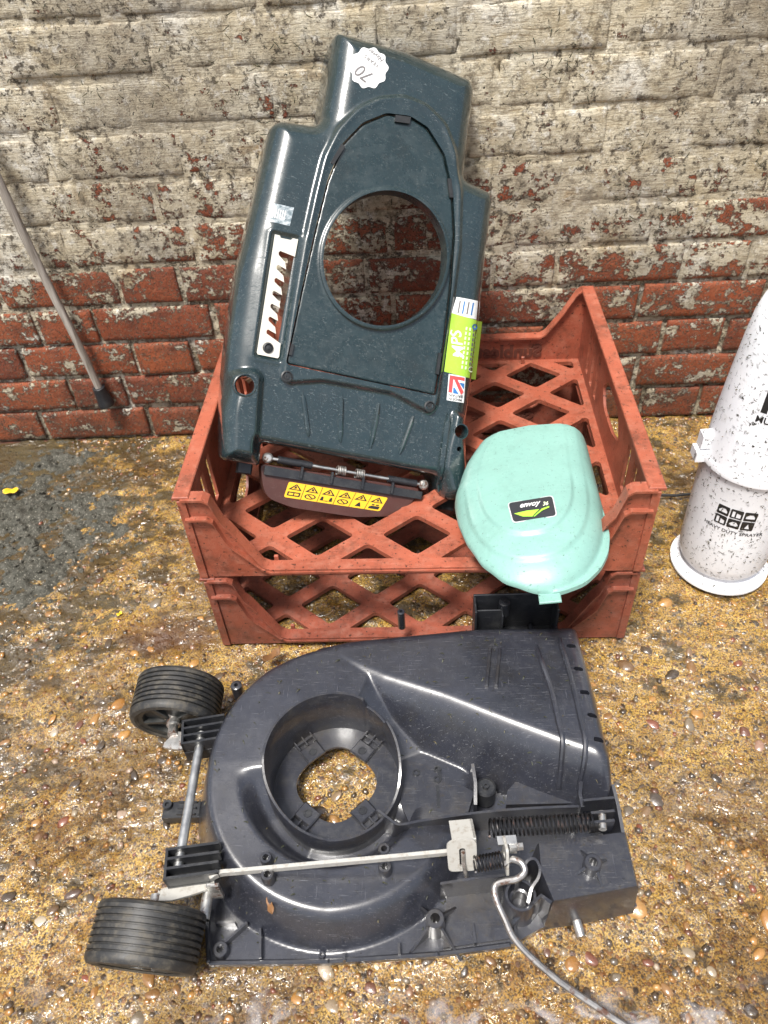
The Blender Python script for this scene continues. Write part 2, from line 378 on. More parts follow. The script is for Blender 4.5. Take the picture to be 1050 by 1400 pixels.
def pebble_material():
    m = NT('wet_pebble'); v = m.co(True)
    geo = m.n('ShaderNodeNewGeometry').outputs['Random Per Island']; oi = m.n('ShaderNodeObjectInfo').outputs['Random']
    rnd = m.math('FRACT', m.math('ADD', geo, oi))
    c = m.ramp(rnd, (0.0, (.022, .020, .018)), (.16, (.07, .05, .035)), (.3, (.33, .15, .035)), (.46, (.42, .22, .06)), (.6, (.16, .075, .03)), (.72, (.30, .24, .16)), (.84, (.045, .04, .035)), (.93, (.20, .05, .025)), (1.0, (.46, .40, .30)))
    c = m.mix(m.math('MULTIPLY', m.noise(v, 260, 5, .65), .55), c, (.10, .06, .025))
    return m.out(c, m.math('MULTIPLY', m.noise(v, 90, 3), .5), m.bump(m.noise(v, 330, 4, .6), .0012, .5), Coat_Weight=1.0, Coat_Roughness=.06)
M['pebble'] = pebble_material()
def water_material():
    m = NT('puddle_water_painted_sky_sheen'); v = m.co(True); t = m.t
    bp = m.bump(m.noise(m.map(v, (1, 1.6, 1)), 34, 4, .6, .6), .004, .55)
    gl = m.n('ShaderNodeBsdfGlossy'); gl.inputs['Roughness'].default_value = .03; m.put(gl.inputs['Normal'], bp)
    tr = m.n('ShaderNodeBsdfTransparent'); tr.inputs[0].default_value = (.86, .82, .74, 1)
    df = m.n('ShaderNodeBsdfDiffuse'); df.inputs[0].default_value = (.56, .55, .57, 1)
    fr = m.n('ShaderNodeFresnel'); fr.inputs[0].default_value = 1.45; m.put(fr.inputs['Normal'], bp)
    sky_sheen = m.ramp(m.noise(m.map(v, (1.0, 1.5, 1), (0, 0, -.35)), 24, 5, .6, .8), (.50, 0.0), (.66, .45))  # whitish sky reflection painted into the water as pale diffuse patches
    sky_sheen = m.math('MULTIPLY', sky_sheen, m.math('MULTIPLY', m.math('SUBTRACT', .275, m.sep(v)[1]), 16.0, clamp=True))
    mx0 = m.n('ShaderNodeMixShader'); m.put(mx0.inputs[0], sky_sheen); t.links.new(tr.outputs[0], mx0.inputs[1]); t.links.new(df.outputs[0], mx0.inputs[2])
    mx = m.n('ShaderNodeMixShader'); m.put(mx.inputs[0], fr.outputs[0]); t.links.new(mx0.outputs[0], mx.inputs[1]); t.links.new(gl.outputs[0], mx.inputs[2])
    t.links.new(mx.outputs[0], t.nodes['Material Output'].inputs[0]); return m.m
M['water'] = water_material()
M['crate'] = plastic('terracotta_crate_plastic', (.285, .074, .040), .44, .22, .5, (.42, .19, .125), .4, .9, grime=.66, grimecol=(.060, .024, .014))
M['crate_old'] = plastic('dirty_crate_plastic', (.20, .052, .030), .46, .28, .4, (.26, .12, .085), .6, .8, grime=.6, grimecol=(.035, .018, .012))
M['letter'] = plastic('grimy_letter_plastic', (.10, .030, .019), .5, .2, .3, (.15, .06, .04), .4, .5)
M['hood'] = plastic('dark_green_hood_plastic', (.008, .021, .024), .24, .12, 1.0, (.11, .13, .13), .10, .35, coat=1.0, croug=.08, grime=.12)
M['hood_in'] = plastic('dark_green_panel_plastic', (.010, .023, .026), .28, .14, .8, (.12, .14, .14), .16, .3, coat=.4, grime=.15)
M['hood_back'] = plastic('black_moulding', (.012, .013, .014), .45, .2, .2, (.1, .1, .09), .15, .2)
M['deck'] = plastic('charcoal_deck_plastic', (.019, .0205, .028), .33, .2, .9, (.12, .12, .13), .12, .9, coat=1.0, croug=.22, grime=.35, grimecol=(.02, .017, .012))
M['deck2'] = plastic('charcoal_moulded_plastic', (.017, .018, .024), .36, .18, .5, (.13, .125, .11), .18, .6, coat=.7, grime=.35, grimecol=(.05, .038, .02))
M['black'] = plastic('black_plastic', (.014, .015, .018), .38, .2, .3, (.12, .12, .11), .18, .3)
M['mint'] = plastic('mint_cover_plastic', (.195, .36, .315), .34, .05, .18, (.20, .33, .29), .3, .7, grime=.17, grimecol=(.05, .07, .055))
M['flap'] = plastic('dark_brown_flap_plastic', (.060, .020, .015), .42, .2, .2, (.08, .06, .05), .2, .3)
M['rubber'] = plastic('worn_tyre_rubber', (.017, .017, .017), .5, .3, .3, (.20, .17, .12), .42, .4)
M['hub'] = plastic('dark_green_hub', (.014, .016, .016), .42, .2, .2, (.10, .09, .07), .35, .3)
M['steel'] = metal('zinc_steel', (.62, .61, .58), .38, .25)
M['steel_bright'] = metal('bright_steel', (.66, .66, .64), .36)
M['rod'] = metal('grey_rod_steel', (.36, .35, .34), .42, .2)
M['spring'] = metal('rusty_spring_steel', (.075, .073, .075), .38, .12)
M['zinc'] = flat('dull_zinc', (.40, .39, .36), .36, .5, (.22, .19, .15))
M['plate'] = flat('stainless_plate', (.60, .57, .50), .32)
M['white'] = flat('white_label', (.78, .78, .77), .4, .25, (.45, .46, .47))
M['yellow'] = flat('yellow_label', (.80, .47, .02), .42, .1, (.5, .3, .05))
M['ink'] = flat('black_ink', (.012, .012, .012), .5)
M['green_label'] = flat('lime_label', (.36, .60, .055), .4, .12, (.45, .62, .2))
M['red_ink'] = flat('red_ink', (.62, .07, .07), .45); M['blue_ink'] = flat('blue_ink', (.03, .16, .42), .45)
M['grey_ink'] = flat('grey_ink', (.16, .15, .15), .5); M['pale_ink'] = flat('pale_ink', (.74, .84, .55), .5)
M['badge'] = flat('charcoal_badge', (.030, .032, .038), .3); M['badge_rim'] = flat('silver_rim', (.55, .57, .57), .3)
M['lime'] = flat('lime_foil', (.36, .74, .06), .35)
def sprayer_material():
    m = NT('dirty_white_plastic'); v = m.co()
    c = m.mix(m.noise(v, 16, 5, .6), (.66, .67, .70), (.80, .81, .83))
    sp = m.math('MULTIPLY', m.ramp(m.noise(v, 150, 5, .68), (.595, 0.0), (.63, 1.0)), m.ramp(m.noise(v, 17, 3), (.38, .1), (.58, 1.0)))
    c = m.mix(sp, c, (.035, .035, .028)); c = m.mix(m.ramp(m.noise(v, 40, 7, .7), (.58, 0.0), (.74, .5)), c, (.42, .41, .37))
    return m.out(c, .36, m.bump(sp, .0008, .6))
M['sprayer'] = sprayer_material()
M['wood'] = NT('weathered_grey_stick'); _m = M['wood']; _v = _m.co(True)
_n = _m.noise(_m.map(_v, (160, 160, 9), (0, R(-24), 0)), 1, 5, .65)
M['wood'] = _m.out(_m.mix(_m.ramp(_n, (.35, 0.0), (.65, 1.0)), (.15, .125, .10), (.46, .42, .37)), .6, _m.bump(_n, .0012, .7))
M['soil'] = NT('grey_grit'); _m = M['soil']; _v = _m.co(True)
_c = _m.mix(_m.ramp(_m.noise(_v, 60, 7, .7), (.35, 0.0), (.65, 1.0)), (.018, .018, .010), (.095, .090, .072)); _c = _m.mix(_m.ramp(_m.noise(_v, 320, 3), (.60, 0.0), (.67, .8)), _c, (.30, .28, .23))
M['soil'] = _m.out(_c, .7, _m.bump(_m.noise(_v, 170, 6, .7), .006, .9))
M['leaf'] = flat('dry_leaf', (.20, .095, .035), .6, .6, (.07, .035, .015)); M['leaf_y'] = flat('yellow_petal', (.75, .46, .02), .5)
M['grass'] = flat('grass_cutting', (.030, .034, .014), .6, .5, (.12, .085, .03))
M['cable'] = flat('black_cable', (.008, .008, .009), .5)

# ================================================================== SETTING
WY = 1.288
# ---- ground: one sheet, fine near the camera, coarse to the horizon
def vnoise(x, y, f, seed):
    r = np.random.default_rng(seed); T = r.random((64, 64)); u = x*f; v = y*f
    i = np.floor(u).astype(int); j = np.floor(v).astype(int); a = sstep(u-i); b = sstep(v-j)
    g = lambda p, q: T[p % 64, q % 64]
    return (g(i, j)*(1-a)+g(i+1, j)*a)*(1-b)+(g(i, j+1)*(1-a)+g(i+1, j+1)*a)*b-.5
def ground_z(x, y):
    x = np.asarray(x, float); y = np.asarray(y, float)
    z = .0060*vnoise(x, y, 9, 1)+.0036*vnoise(x, y, 31, 2)+.0038*vnoise(x, y, 85, 3)+.0028*vnoise(x, y, 190, 4)
    pud = np.exp(-(((x-.10)/.26)**2+((y-.215)/.075)**2)*1.2)
    pud2 = np.exp(-(((x+.42)/.15)**2+((y-.36)/.15)**2))+np.exp(-(((x-.46)/.18)**2+((y-.33)/.12)**2))
    z = z-.0068*pud-.0022*pud2-.003
    far = np.clip((np.hypot(x, y-.6)-2)/3, 0, 1)
    return z*(1-far)-.004*far
fx = np.concatenate([[-60, -30, -12, -5, -2.6, -1.6], np.arange(-1.1, -.75, .02), np.arange(-.75, .75, .0042), np.arange(.75, 1.1, .02), [1.6, 2.6, 5, 12, 30, 60]])
fy = np.concatenate([[-60, -30, -12, -5, -2.4, -1.2, -.6, -.3], np.arange(-.1, .12, .02), np.arange(.12, 1.30, .0042), [1.4, 2, 4, 12, 30, 60]])
GX, GY = np.meshgrid(fx, fy); GZ = ground_z(GX, GY); nx_, ny_ = len(fx), len(fy)
idx = np.arange(nx_*ny_).reshape(ny_, nx_)
gf = np.stack([idx[:-1, :-1], idx[:-1, 1:], idx[1:, 1:], idx[1:, :-1]], -1).reshape(-1, 4)
ground = obj('ground', mesh('ground', np.stack([GX.ravel(), GY.ravel(), GZ.ravel()], 1), gf), M['ground']); ground['kind'] = 'structure'

# pebbles set in the concrete: the largest each its own piece, the small ones as one mass
def pebble_mesh(name, seed, sub=2):
    bm = bmesh.new(); bmesh.ops.create_icosphere(bm, subdivisions=sub, radius=1); r = np.random.default_rng(seed)
    A = r.normal(size=(5, 3)); ph = r.random(5)*6
    for v in bm.verts:
        p = np.array(v.co); k = 1+.24*sum(math.sin(1.7*np.dot(a, p)+f) for a, f in zip(A, ph))/2
        v.co = Vector(p*k)
    me = bpy.data.meshes.new(name); bm.to_mesh(me); bm.free(); me.polygons.foreach_set('use_smooth', [True]*len(me.polygons)); me.materials.append(M['pebble']); return me
PEB = [pebble_mesh('pebble', 40+i, 2) for i in range(7)]
def ground_samples(n, ylo, yhi, xlo=-.72, xhi=.72):
    return rng.uniform(xlo, xhi, n), ylo+(yhi-ylo)*rng.random(n)**1.5
cnt = 0; placed = []
while cnt < 300:
    x = rng.uniform(-.62, .62); y = .17+.72*rng.random()**1.6
    if -.27 < x < .24 and .30 < y < 1.2 and not (abs(x+.114) < .05 and abs(y-.487) < .05): continue
    s = rng.uniform(.0045, .0090) if rng.random() < .92 else rng.uniform(.009, .0135)
    if any((x-a)**2+(y-b)**2 < (s+c)**2 for a, b, c in placed): continue
    placed.append((x, y, s)); cnt += 1
    o = bpy.data.objects.new('pebble', PEB[cnt % 7]); COL.objects.link(o); o.parent = ground
    o.location = (x, y, float(ground_z(x, y))-s*.06); o.scale = (s*rng.uniform(.9, 1.4), s*rng.uniform(.7, 1.0), s*rng.uniform(.3, .5)); o.rotation_euler = (rng.normal()*.15, rng.normal()*.15, rng.uniform(0, 6.28))
def scatter(name, protos, n, place, mat, parent=None):
    V = []; F = []; base = 0
    data = [(np.array([v.co[:] for v in p.vertices]), np.array([[*q.vertices] for q in p.polygons])) for p in protos]
    for i in range(n):
        pv, pf = data[i % len(data)]; r = place(i)
        if r is None: continue
        loc, sc, Mx = r; V.append((pv*sc)@Mx.T+loc); F.append(pf+base); base += len(pv)
    V = np.concatenate(V); F = np.concatenate(F); o = obj(name, mesh(name, V, F), mat, parent); o['kind'] = 'stuff'; return o
SP = [pebble_mesh('small_pebble', 80+i, 1) for i in range(5)]
def rz(a): return np.array([[math.cos(a), -math.sin(a), 0], [math.sin(a), math.cos(a), 0], [0, 0, 1]])
def place_small(i):
    x = rng.uniform(-.72, .72); y = .13+1.1*rng.random()**1.35; s = .0012+.0044*rng.random()**2.2
    if i % 9 == 0: y = WY-.004-.05*rng.random()**2.2
    return np.array([x, y, float(ground_z(x, y))-s*.05]), np.array([s*1.25, s*.9, s*.55]), rz(rng.uniform(0, 6.28))
scatter('gravel', SP, 9000, place_small, M['pebble'], ground)
# puddle in the hollow at the front
def pud_inside(x, y): return np.minimum(np.minimum((((x-.10)/.37)**2+((y-.20)/.105)**2)-1, (((x+.42)/.17)**2+((y-.36)/.17)**2)-1), (((x-.46)/.22)**2+((y-.33)/.15)**2)-1)*.1+.03*vnoise(x, y, 14, 51)
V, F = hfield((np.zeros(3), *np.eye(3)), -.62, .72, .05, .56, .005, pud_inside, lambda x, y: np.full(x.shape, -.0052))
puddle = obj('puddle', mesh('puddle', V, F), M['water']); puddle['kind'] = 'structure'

# ---- brick wall (Flemish bond), every brick a piece, limewash over the upper courses
wall = thing('brick_wall', (0, WY, 0), 'old red brick wall with peeling cream limewash above bare lower courses', 'wall')
def brick_mesh(name, L, H, seed):
    r = np.random.default_rng(seed); D = .06; nu, nv = (14, 6) if L > .15 else (8, 6)
    us = np.concatenate([[-L/2, -L/2+.003], np.linspace(-L/2+.010, L/2-.010, nu-3), [L/2-.003, L/2]]); vs = np.concatenate([[-H/2, -H/2+.003], np.linspace(-H/2+.010, H/2-.010, nv-3), [H/2-.003, H/2]])
    V = []; F = []; a, b = len(us), len(vs); ox, oy = r.random(2)*50
    for j, v in enumerate(vs):
        for i, u in enumerate(us):
            e = min(i, a-1-i, 2)/2*1.0; f = min(j, b-1-j, 2)/2
            edge = min(e, f); dn = .0030*(1-edge)**1.5+.0024*float(vnoise(np.array(u+ox), np.array(v+oy), 40, 11))*(1 if edge > 0 else 1.4)
            wob = .0018*float(vnoise(np.array(u*3+oy), np.array(v*3+ox), 14, 12))
            V.append((u+(wob if 0 < i < a-1 else wob*1.3), dn-.001, v+.0022*float(vnoise(np.array(u+oy), np.array(v+3.3), 22, 13))))
    for j in range(b-1):
        for i in range(a-1): F.append((j*a+i, j*a+i+1, (j+1)*a+i+1, (j+1)*a+i))
    ring = [i for i in range(a)]+[j*a+a-1 for j in range(1, b)]+[(b-1)*a+i for i in range(a-2, -1, -1)]+[j*a for j in range(b-2, 0, -1)]
    n = len(V)
    for k in ring: V.append((V[k][0], D, V[k][2]))
    m = len(ring)
    for k in range(m): F.append((ring[k], n+k, n+(k+1) % m, ring[(k+1) % m]))
    me = mesh(name, V, F); fixn(me); me.materials.append(M['brick']); return me
BS = [brick_mesh('brick', .214, .0655, 100+i) for i in range(8)]; BH = [brick_mesh('brick', .105, .0655, 200+i) for i in range(8)]
PER = .3375; CX0 = -.475
for k in range(-1, 14):
    zc = .075*k+.0375; odd = k % 2 == 1; i0 = -5; jog = rng.normal()*.006
    for i in range(i0, 7):
        for hd in (0, 1):
            x = CX0+jog+i*PER+(0 if odd else PER/2)+(PER/2 if hd else 0)
            if abs(x) > 1.15: continue
            o = bpy.data.objects.new('brick', (BH if hd else BS)[int(rng.integers(8))]); COL.objects.link(o); o.parent = wall
            o.location = (x+rng.normal()*.0016, rng.normal()*.0010, zc+rng.normal()*.0012); o.rotation_euler = (rng.normal()*.008, rng.normal()*.006, rng.normal()*.006)
us = np.arange(-1.2, 1.2, .005); vs = np.arange(-.08, 1.06, .005); UX, VZ = np.meshgrid(us, vs)
rec = .0078-.0068*sstep((VZ-.20)/.25); dep = rec+.0026*vnoise(UX, VZ, 70, 21)+.0010*vnoise(UX, VZ, 20, 22)
dep = np.where(vnoise(UX, VZ, 26, 23) > .41, dep+.006, dep)
idx = np.arange(UX.size).reshape(UX.shape); mf = np.stack([idx[:-1, :-1], idx[:-1, 1:], idx[1:, 1:], idx[1:, :-1]], -1).reshape(-1, 4)
MV = np.stack([UX.ravel(), WY+dep.ravel(), VZ.ravel()], 1)
obj('mortar', mesh('mortar', MV, mf), M['mortar'], wall)
mb = MB(); mb.box((-1.2, WY+.045, -.08), (1.2, WY+.22, 1.05)); mb.build('wall_core', M['mortar'], wall, smooth=False)

# ================================================================== BREAD CRATES
CW, CD, CH = .6306, .5448, .1555
def crate(name, loc, rotz, mat, label):
    t = thing(name, loc, label, 'crate', 'stacked bread crates'); t.rotation_euler = (0, 0, rotz)
    def put(nm, b, lab=None):
        me = mesh(nm, b.V, b.F, True, 35); return obj(nm, me, mat, t, lab, world=False)
    X, Y, Z = np.eye(3); O = np.zeros(3); hw, hd = CW/2-.010, CD/2-.010
    # lattice floor
    holes = []; px, py = .144, .117; cx0 = .0; cy0 = -CD/2+.074
    lim_x, lim_y = hw-.012, hd-.010; dx, dy = .0515, .0415
    def clip(poly):
        for ax, sg, L in ((0, 1, lim_x), (0, -1, lim_x), (1, 1, lim_y), (1, -1, lim_y)):
            out = []
            for i in range(len(poly)):
                a, b = poly[i], poly[(i+1) % len(poly)]; da, db = L-sg*a[ax], L-sg*b[ax]
                if da >= 0: out.append(a)
                if (da >= 0) != (db >= 0):
                    s = da/(da-db); out.append((a[0]+s*(b[0]-a[0]), a[1]+s*(b[1]-a[1])))
            poly = out
            if len(poly) < 3: return None
        return poly
    for j in range(-1, 12):
        for i in range(-3, 4):
            cx = cx0+i*px+(px/2 if j % 2 else 0); cy = cy0+j*py/2
            p = clip([(cx-dx, cy), (cx, cy-dy), (cx+dx, cy), (cx, cy+dy)])
            if p is None: continue
            ar = abs(sum(p[q][0]*p[(q+1) % len(p)][1]-p[(q+1) % len(p)][0]*p[q][1] for q in range(len(p))))/2
            if ar < 2.5e-4: continue
            holes.append(fillet(p, .007, 4))
    b = MB(); b.plate((O, X, Y, Z), [(-hw, -hd), (hw, -hd), (hw, hd), (-hw, hd)], holes, .003, .011); put('lattice_floor', b)
    # long side panels with slots and a hand hole
    for s in (-1, 1):
        sl = []
        for yc in (-.212, -.172, -.132, .105, .145, .185):
            sl.append(fillet([(yc-.0085, .030), (yc+.0085, .030), (yc+.0085, .112), (yc-.0085, .112)], .003, 3))
        sl.append(fillet([(-.075, .075), (-.035, .060), (.035, .060), (.06, .085), (.035, .112), (-.045, .112)], .012, 4))
        b = MB(); fr = (np.array([s*(hw+.0045), 0, 0]), Y, Z, -s*X)
        if s > 0: fr = (fr[0], -Y, Z, -X); sl = [[(-u, v) for u, v in h] for h in sl]
        b.plate(fr, [(-hd, 0), (hd, 0), (hd, CH-.006), (-hd, CH-.006)], sl, 0, .0045); put('side_panel', b)
        b = MB(); b.box((s*hw-.011, -CD/2+.004, CH-.006), (s*hw+.011, CD/2-.004, CH), .0012); put('rim', b)
        b = MB(); xx = sorted((s*(hw+.0035), s*(hw+.009))); b.box((xx[0], -hd, CH-.048), (xx[1], hd, CH-.043), .001); put('side_flange', b)
        # sloping ribs between the slots on the outside
        for yc in (-.232, -.192, -.152, .085, .125, .165, .205):
            b = MB(); xx = sorted((s*(hw+.0045), s*(hw+.0085))); b.box((xx[0], yc-.0016, .004), (xx[1], yc+.0016, CH-.049)); put('rib', b)
    # end panels: cut low in the middle, tall at the corners
    for s, low in ((-1, .015), (1, .060)):
        x1, x2, x3 = (hw-.028, hw-.052, hw-.088) if s < 0 else (hw-.010, hw-.045, hw-.066)
        prof = [(hw, CH-.006), (x1, CH-.006), (x1-.008, CH-.012), (x2+.006, CH-.050 if s < 0 else CH-.05), (x2-.002, CH-.062), (x3, low+.006), (x3-.010, low)]
        top = prof+[(-a, c) for a, c in prof[::-1]]
        out = [(-hw, 0), (hw, 0)]+top
        U = X if s < 0 else -X; fr = (np.array([0, s*(hd+.004), 0]), U, Z, Y*(-s))
        b = MB(); b.plate(fr, out, (), 0, .0042); e = put('end_panel', b)
        # rim and lower flange follow the cut edge
        for nm, dz, o0, o1, inn in (('end_rim', 0, -.006, .013, 0), ('end_flange', -.030, -.008, .0025, 1)):
            path = [(a, c+.0035) for a, c in top] if not inn else [(a, max(c+dz*(1 if c > low+.01 else 0), .003)) for a, c in top]
            b = MB(); n = len(path)
            for side in (-1, 1):
                pts = [p for p in path]
            P = []
            for (a, c) in path:
                for (o_, h_) in ((o0, 0), (o1, 0), (o1, .0035), (o0, .0035)): P.append(fr[0]+U*a+Z*(c-.0035+h_)+fr[3]*o_)
            F = [(3, 2, 1, 0), tuple(range(4*n-4, 4*n))]
            for k in range(n-1):
                for q in range(4): F.append((4*k+q, 4*k+(q+1) % 4, 4*k+4+(q+1) % 4, 4*k+4+q))
            b.add(P, F); me = mesh(nm, b.V, b.F, True, 35); fixn(me); obj(nm, me, mat, t, world=False)
        for sx in (-1, 1):   # corner posts and stacking lugs
            b = MB(); b.box((sx*hw-.0055, s*(hd+.0035)-.0035, 0), (sx*hw+.0055, s*(hd+.0035)+.0035, CH-.0065), .001); put('corner_post', b)
            b = MB(); b.box((sx*(hw-.105)-.003, s*(hd-.012)-.002, .0105), (sx*(hw-.105)+.003, s*(hd-.012)+.002, .026), .001); put('lug', b)
        if s > 0:  # moulded lettering: stands through the panel, so it reads backwards from inside
            tv, tf = text2d('Sunblest', .036, 0, .0012)
            V2 = []; F2 = []; n = len(tv)
            for dn in (.0032, .0062):
                for (a, c) in tv: V2.append(fr[0]+(-X)*(a-.175)+Z*(.030+c)+fr[3]*dn)
            F2 = [tuple(i+n for i in f) for f in tf]+[f[::-1] for f in tf]
            ed = {}
            for f in tf:
                for i in range(len(f)):
                    k = tuple(sorted((f[i], f[(i+1) % len(f)]))); ed.setdefault(k, []).append((f[i], f[(i+1) % len(f)]))
            for k, l in ed.items():
                if len(l) == 1: F2.append((l[0][0], l[0][1], l[0][1]+n, l[0][0]+n))
            me = mesh('moulded_lettering', V2, F2, False); fixn(me)
            obj('moulded_lettering', me, M['letter'], t, 'raised moulded lettering seen backwards on the inside', world=False)
    return t
crate('bread_crate', (.0062, .9985+.002, .002), R(-.6), M['crate_old'], 'dirty terracotta plastic bread crate on the ground under another crate')
crate('bread_crate', (.0062, .9985, CH+.004), R(-1.15), M['crate'], 'terracotta plastic bread crate stacked on top, holding the hood and mint cover')

# ================================================================== MOWER HOOD (leans on the wall, stands in the upper crate)
HO = np.array([-.09999, .8455, .23984])
HU, HV, HN = np.array([.92697, .1402, -.34796]), np.array([.18442, .63742, .74812]), np.array([.32668, -.75765, .56501])
HFR = (HO, HU, HV, HN)
def HP(px, py, n=0.0):
    q = PP(px, py, HO+HN*n, HN)-HO; return (float(q@HU), float(q@HV))
hood = thing('mower_hood', tuple(HO), 'dark green plastic mower hood with large round hole leaning on brick wall', 'mower hood')
a_, b_ = -.050, -.006
hout = [HP(x, y, n) for x, y, n in ((299, 627, a_), (350, 636, a_), (357, 604, b_), (470, 626, b_), (597, 650, b_), (592, 676, a_), (602, 682, a_), (632, 680, -.02), (642, 590, b_), (653, 512, b_), (663, 430, b_), (672, 340, b_), (681, 272, b_), (678, 258, b_), (662, 250, b_), (641, 240, b_), (646, 190, b_), (656, 118, b_), (650, 101, b_), (560, 62, b_), (475, 37, b_), (458, 42, -.02),
        (449, 100, -.03), (438, 166, -.03), (428, 173, -.03), (382, 166, -.03), (366, 180, a_), (344, 280, a_), (321, 376, a_), (307, 480, a_), (300, 560, a_))]
hout = fillet(hout, .007, 4); sd_out = sdf(hout)
harch = [HP(*p, .004) for p in ((383, 512), (399, 412), (414, 324), (428, 260), (440, 212), (460, 172), (488, 144), (520, 130), (552, 128), (584, 140), (612, 168), (627, 208), (634, 260), (632, 340), (624, 400), (612, 470), (600, 556), (588, 568), (536, 540), (440, 523), (394, 526))]
harch = fillet(harch, .008, 4); sd_arch = sdf(harch)
hpan = [HP(*p, .003) for p in ((391, 497), (412, 400), (432, 312), (448, 248), (468, 198), (496, 169), (528, 156), (560, 160), (584, 175), (607, 212), (618, 262), (621, 320), (616, 392), (607, 470), (595, 540))]
hpan = fillet(hpan, .004, 3); sd_pan = sdf(hpan)
hhole = [HP(525+85*math.cos(t)+3*math.sin(t), 354-93*math.sin(t), .003) for t in np.linspace(0, 2*math.pi, 64, endpoint=False)]; sd_hole = sdf(hhole)
lobeL = fillet([HP(*p, .0) for p in ((309, 503), (350, 501), (363, 512), (354, 640), (290, 632), (295, 560))], .010, 4); sd_l = sdf(lobeL)
lobeR = fillet([HP(*p, .0) for p in ((618, 556), (650, 572), (640, 690), (594, 682), (604, 610))], .010, 4); sd_r = sdf(lobeR)
hL = HP(335, 527, .012); hR = HP(630, 590, .012); hR2 = HP(628, 614, .012)
pocket = fillet([HP(*p) for p in ((370, 313), (413, 322), (386, 497), (345, 489))], .006, 4); sd_pk = sdf(pocket)
win = [HP(*p) for p in ((381, 336), (404, 341), (380, 472), (361, 468))]; sd_w = sdf(win)
def hood_h(u, v):
    u = np.asarray(u, float); v = np.asarray(v, float); d = -sd_out(u, v)
    rr_ = .013+.023*sstep((v-.045)/.07); n = roundover(np.minimum(d, rr_), rr_)+.014*sstep(-sd_l(u, v)/.012)*sstep(d/.02)+.012*sstep(-sd_r(u, v)/.012)*sstep(d/.02)
    da = sd_arch(u, v); n = n+.0050*sstep((.002-da)/.009)+.0018*np.exp(-((da+.006)/.0045)**2)
    n = n-.0035*sstep((.001-sd_pk(u, v))/.007)+.0020*np.exp(-(sd_pk(u, v)/.0045)**2)
    return n
def hood_in(u, v):
    d = np.maximum(sd_out(u, v), -(sd_pan(u, v)-.0010))
    for (c, r) in ((hL, .0125), (hR, .0095), (hR2, .004)): d = np.maximum(d, r-np.hypot(u-c[0], v-c[1]))
    return np.maximum(d, -sd_w(u, v))
V, F = hfield(HFR, -.215, .205, -.05, .66, .0021, hood_in, hood_h, skirt=lambda p: max(.004, min(.055, (1.2845-p[1])/.7577)))
shell = obj('shell', mesh('shell', V, F, True, 50), M['hood'], hood)
def pan_in(u, v): return np.maximum(sd_pan(u, v)+.0008, -sd_hole(u, v))
def pan_h(u, v):
    return .0022+.0035*sstep((.006-sd_hole(u, v))/.005)-.002*sstep((.002+sd_pan(u, v))/.002)
V, F = hfield(HFR, -.16, .15, .10, .56, .0021, pan_in, pan_h, skirt=.006)
panel = obj('inset_panel', mesh('inset_panel', V, F, True, 50), M['hood_in'], hood)
# duct lip round the hole
b = MB(); hc = np.mean(hhole, axis=0); P = []; F = []; prof = ((1.045, .0050), (1.045, .0082), (1.03, .0092), (.99, .0092), (.985, .006), (.985, -.012), (1.02, -.012)); n = len(hhole); m = len(prof)
for (k, h) in prof:
    for q in hhole: P.append(HO+HU*(hc[0]+(q[0]-hc[0])*k)+HV*(hc[1]+(q[1]-hc[1])*k)+HN*h)
for j in range(m-1):
    for i in range(n): F.append((j*n+i, j*n+(i+1) % n, (j+1)*n+(i+1) % n, (j+1)*n+i))
b.add(P, F); me = mesh('duct_lip', b.V, b.F, True, 40); fixn(me); obj('duct_lip', me, M['hood_in'], panel)
# dark gaps (clip slots) along the panel edge
for q in (((541, 157), (562, 160), (560, 169), (540, 166)), ((467, 196), (472, 200), (456, 226), (452, 222)), ((612, 244), (617, 244), (620, 270), (615, 270)), ((600, 482), (604, 483), (600, 512), (596, 511)), ((398, 470), (402, 471), (399, 486), (395, 485))):
    b = MB(); b.plate(HFR, [HP(*p, .006) for p in q], (), .0030, .0062); b.build('clip_slot', M['hood_back'], shell, smooth=False)
def on_hood(px, py, lift=.0):
    n = .0
    for _ in range(3):
        u, v = HP(px, py, n); n = float(hood_h(u, v))
    return u, v, n+lift
def on_hood_arr(pts, lift=0.0):
    pts = np.asarray(pts, float); D = CF[None]+(pts[:, :1]-525)/FPX*CR[None]-(pts[:, 1:]-700)/FPX*CU[None]; n = np.zeros(len(pts)); den = D@HN
    for _ in range(3):
        t = ((HO-CAM)@HN+n)/den; q = CAM+D*t[:, None]-HO; u = q@HU; v = q@HV; n = hood_h(u, v)
    return HO+u[:, None]*HU+v[:, None]*HV+(n+lift)[:, None]*HN
def hood_tube(p, q, r, name, mat, lift=0, parent=hood, k=12):
    pts = []
    for t in np.linspace(0, 1, k):
        u, v, n = on_hood(p[0]+(q[0]-p[0])*t, p[1]+(q[1]-p[1])*t, lift); pts.append(HO+HU*u+HV*v+HN*n)
    rr = r*np.minimum(1, .35+1.3*np.sin(np.linspace(.05, math.pi-.05, k)))
    b = MB(); b.tube(pts, rr, 8); return b.build(name, mat, parent)
for p, q in (((414, 538), (422, 597)), ((467, 540), (465, 605)), ((518, 551), (506, 613)), ((565, 569), (546, 621))): hood_tube(p, q, .0036, 'raised_rib', M['hood'], .0006)
hood_tube((613, 565), (599, 672), .0045, 'side_ridge', M['hood'], .002)
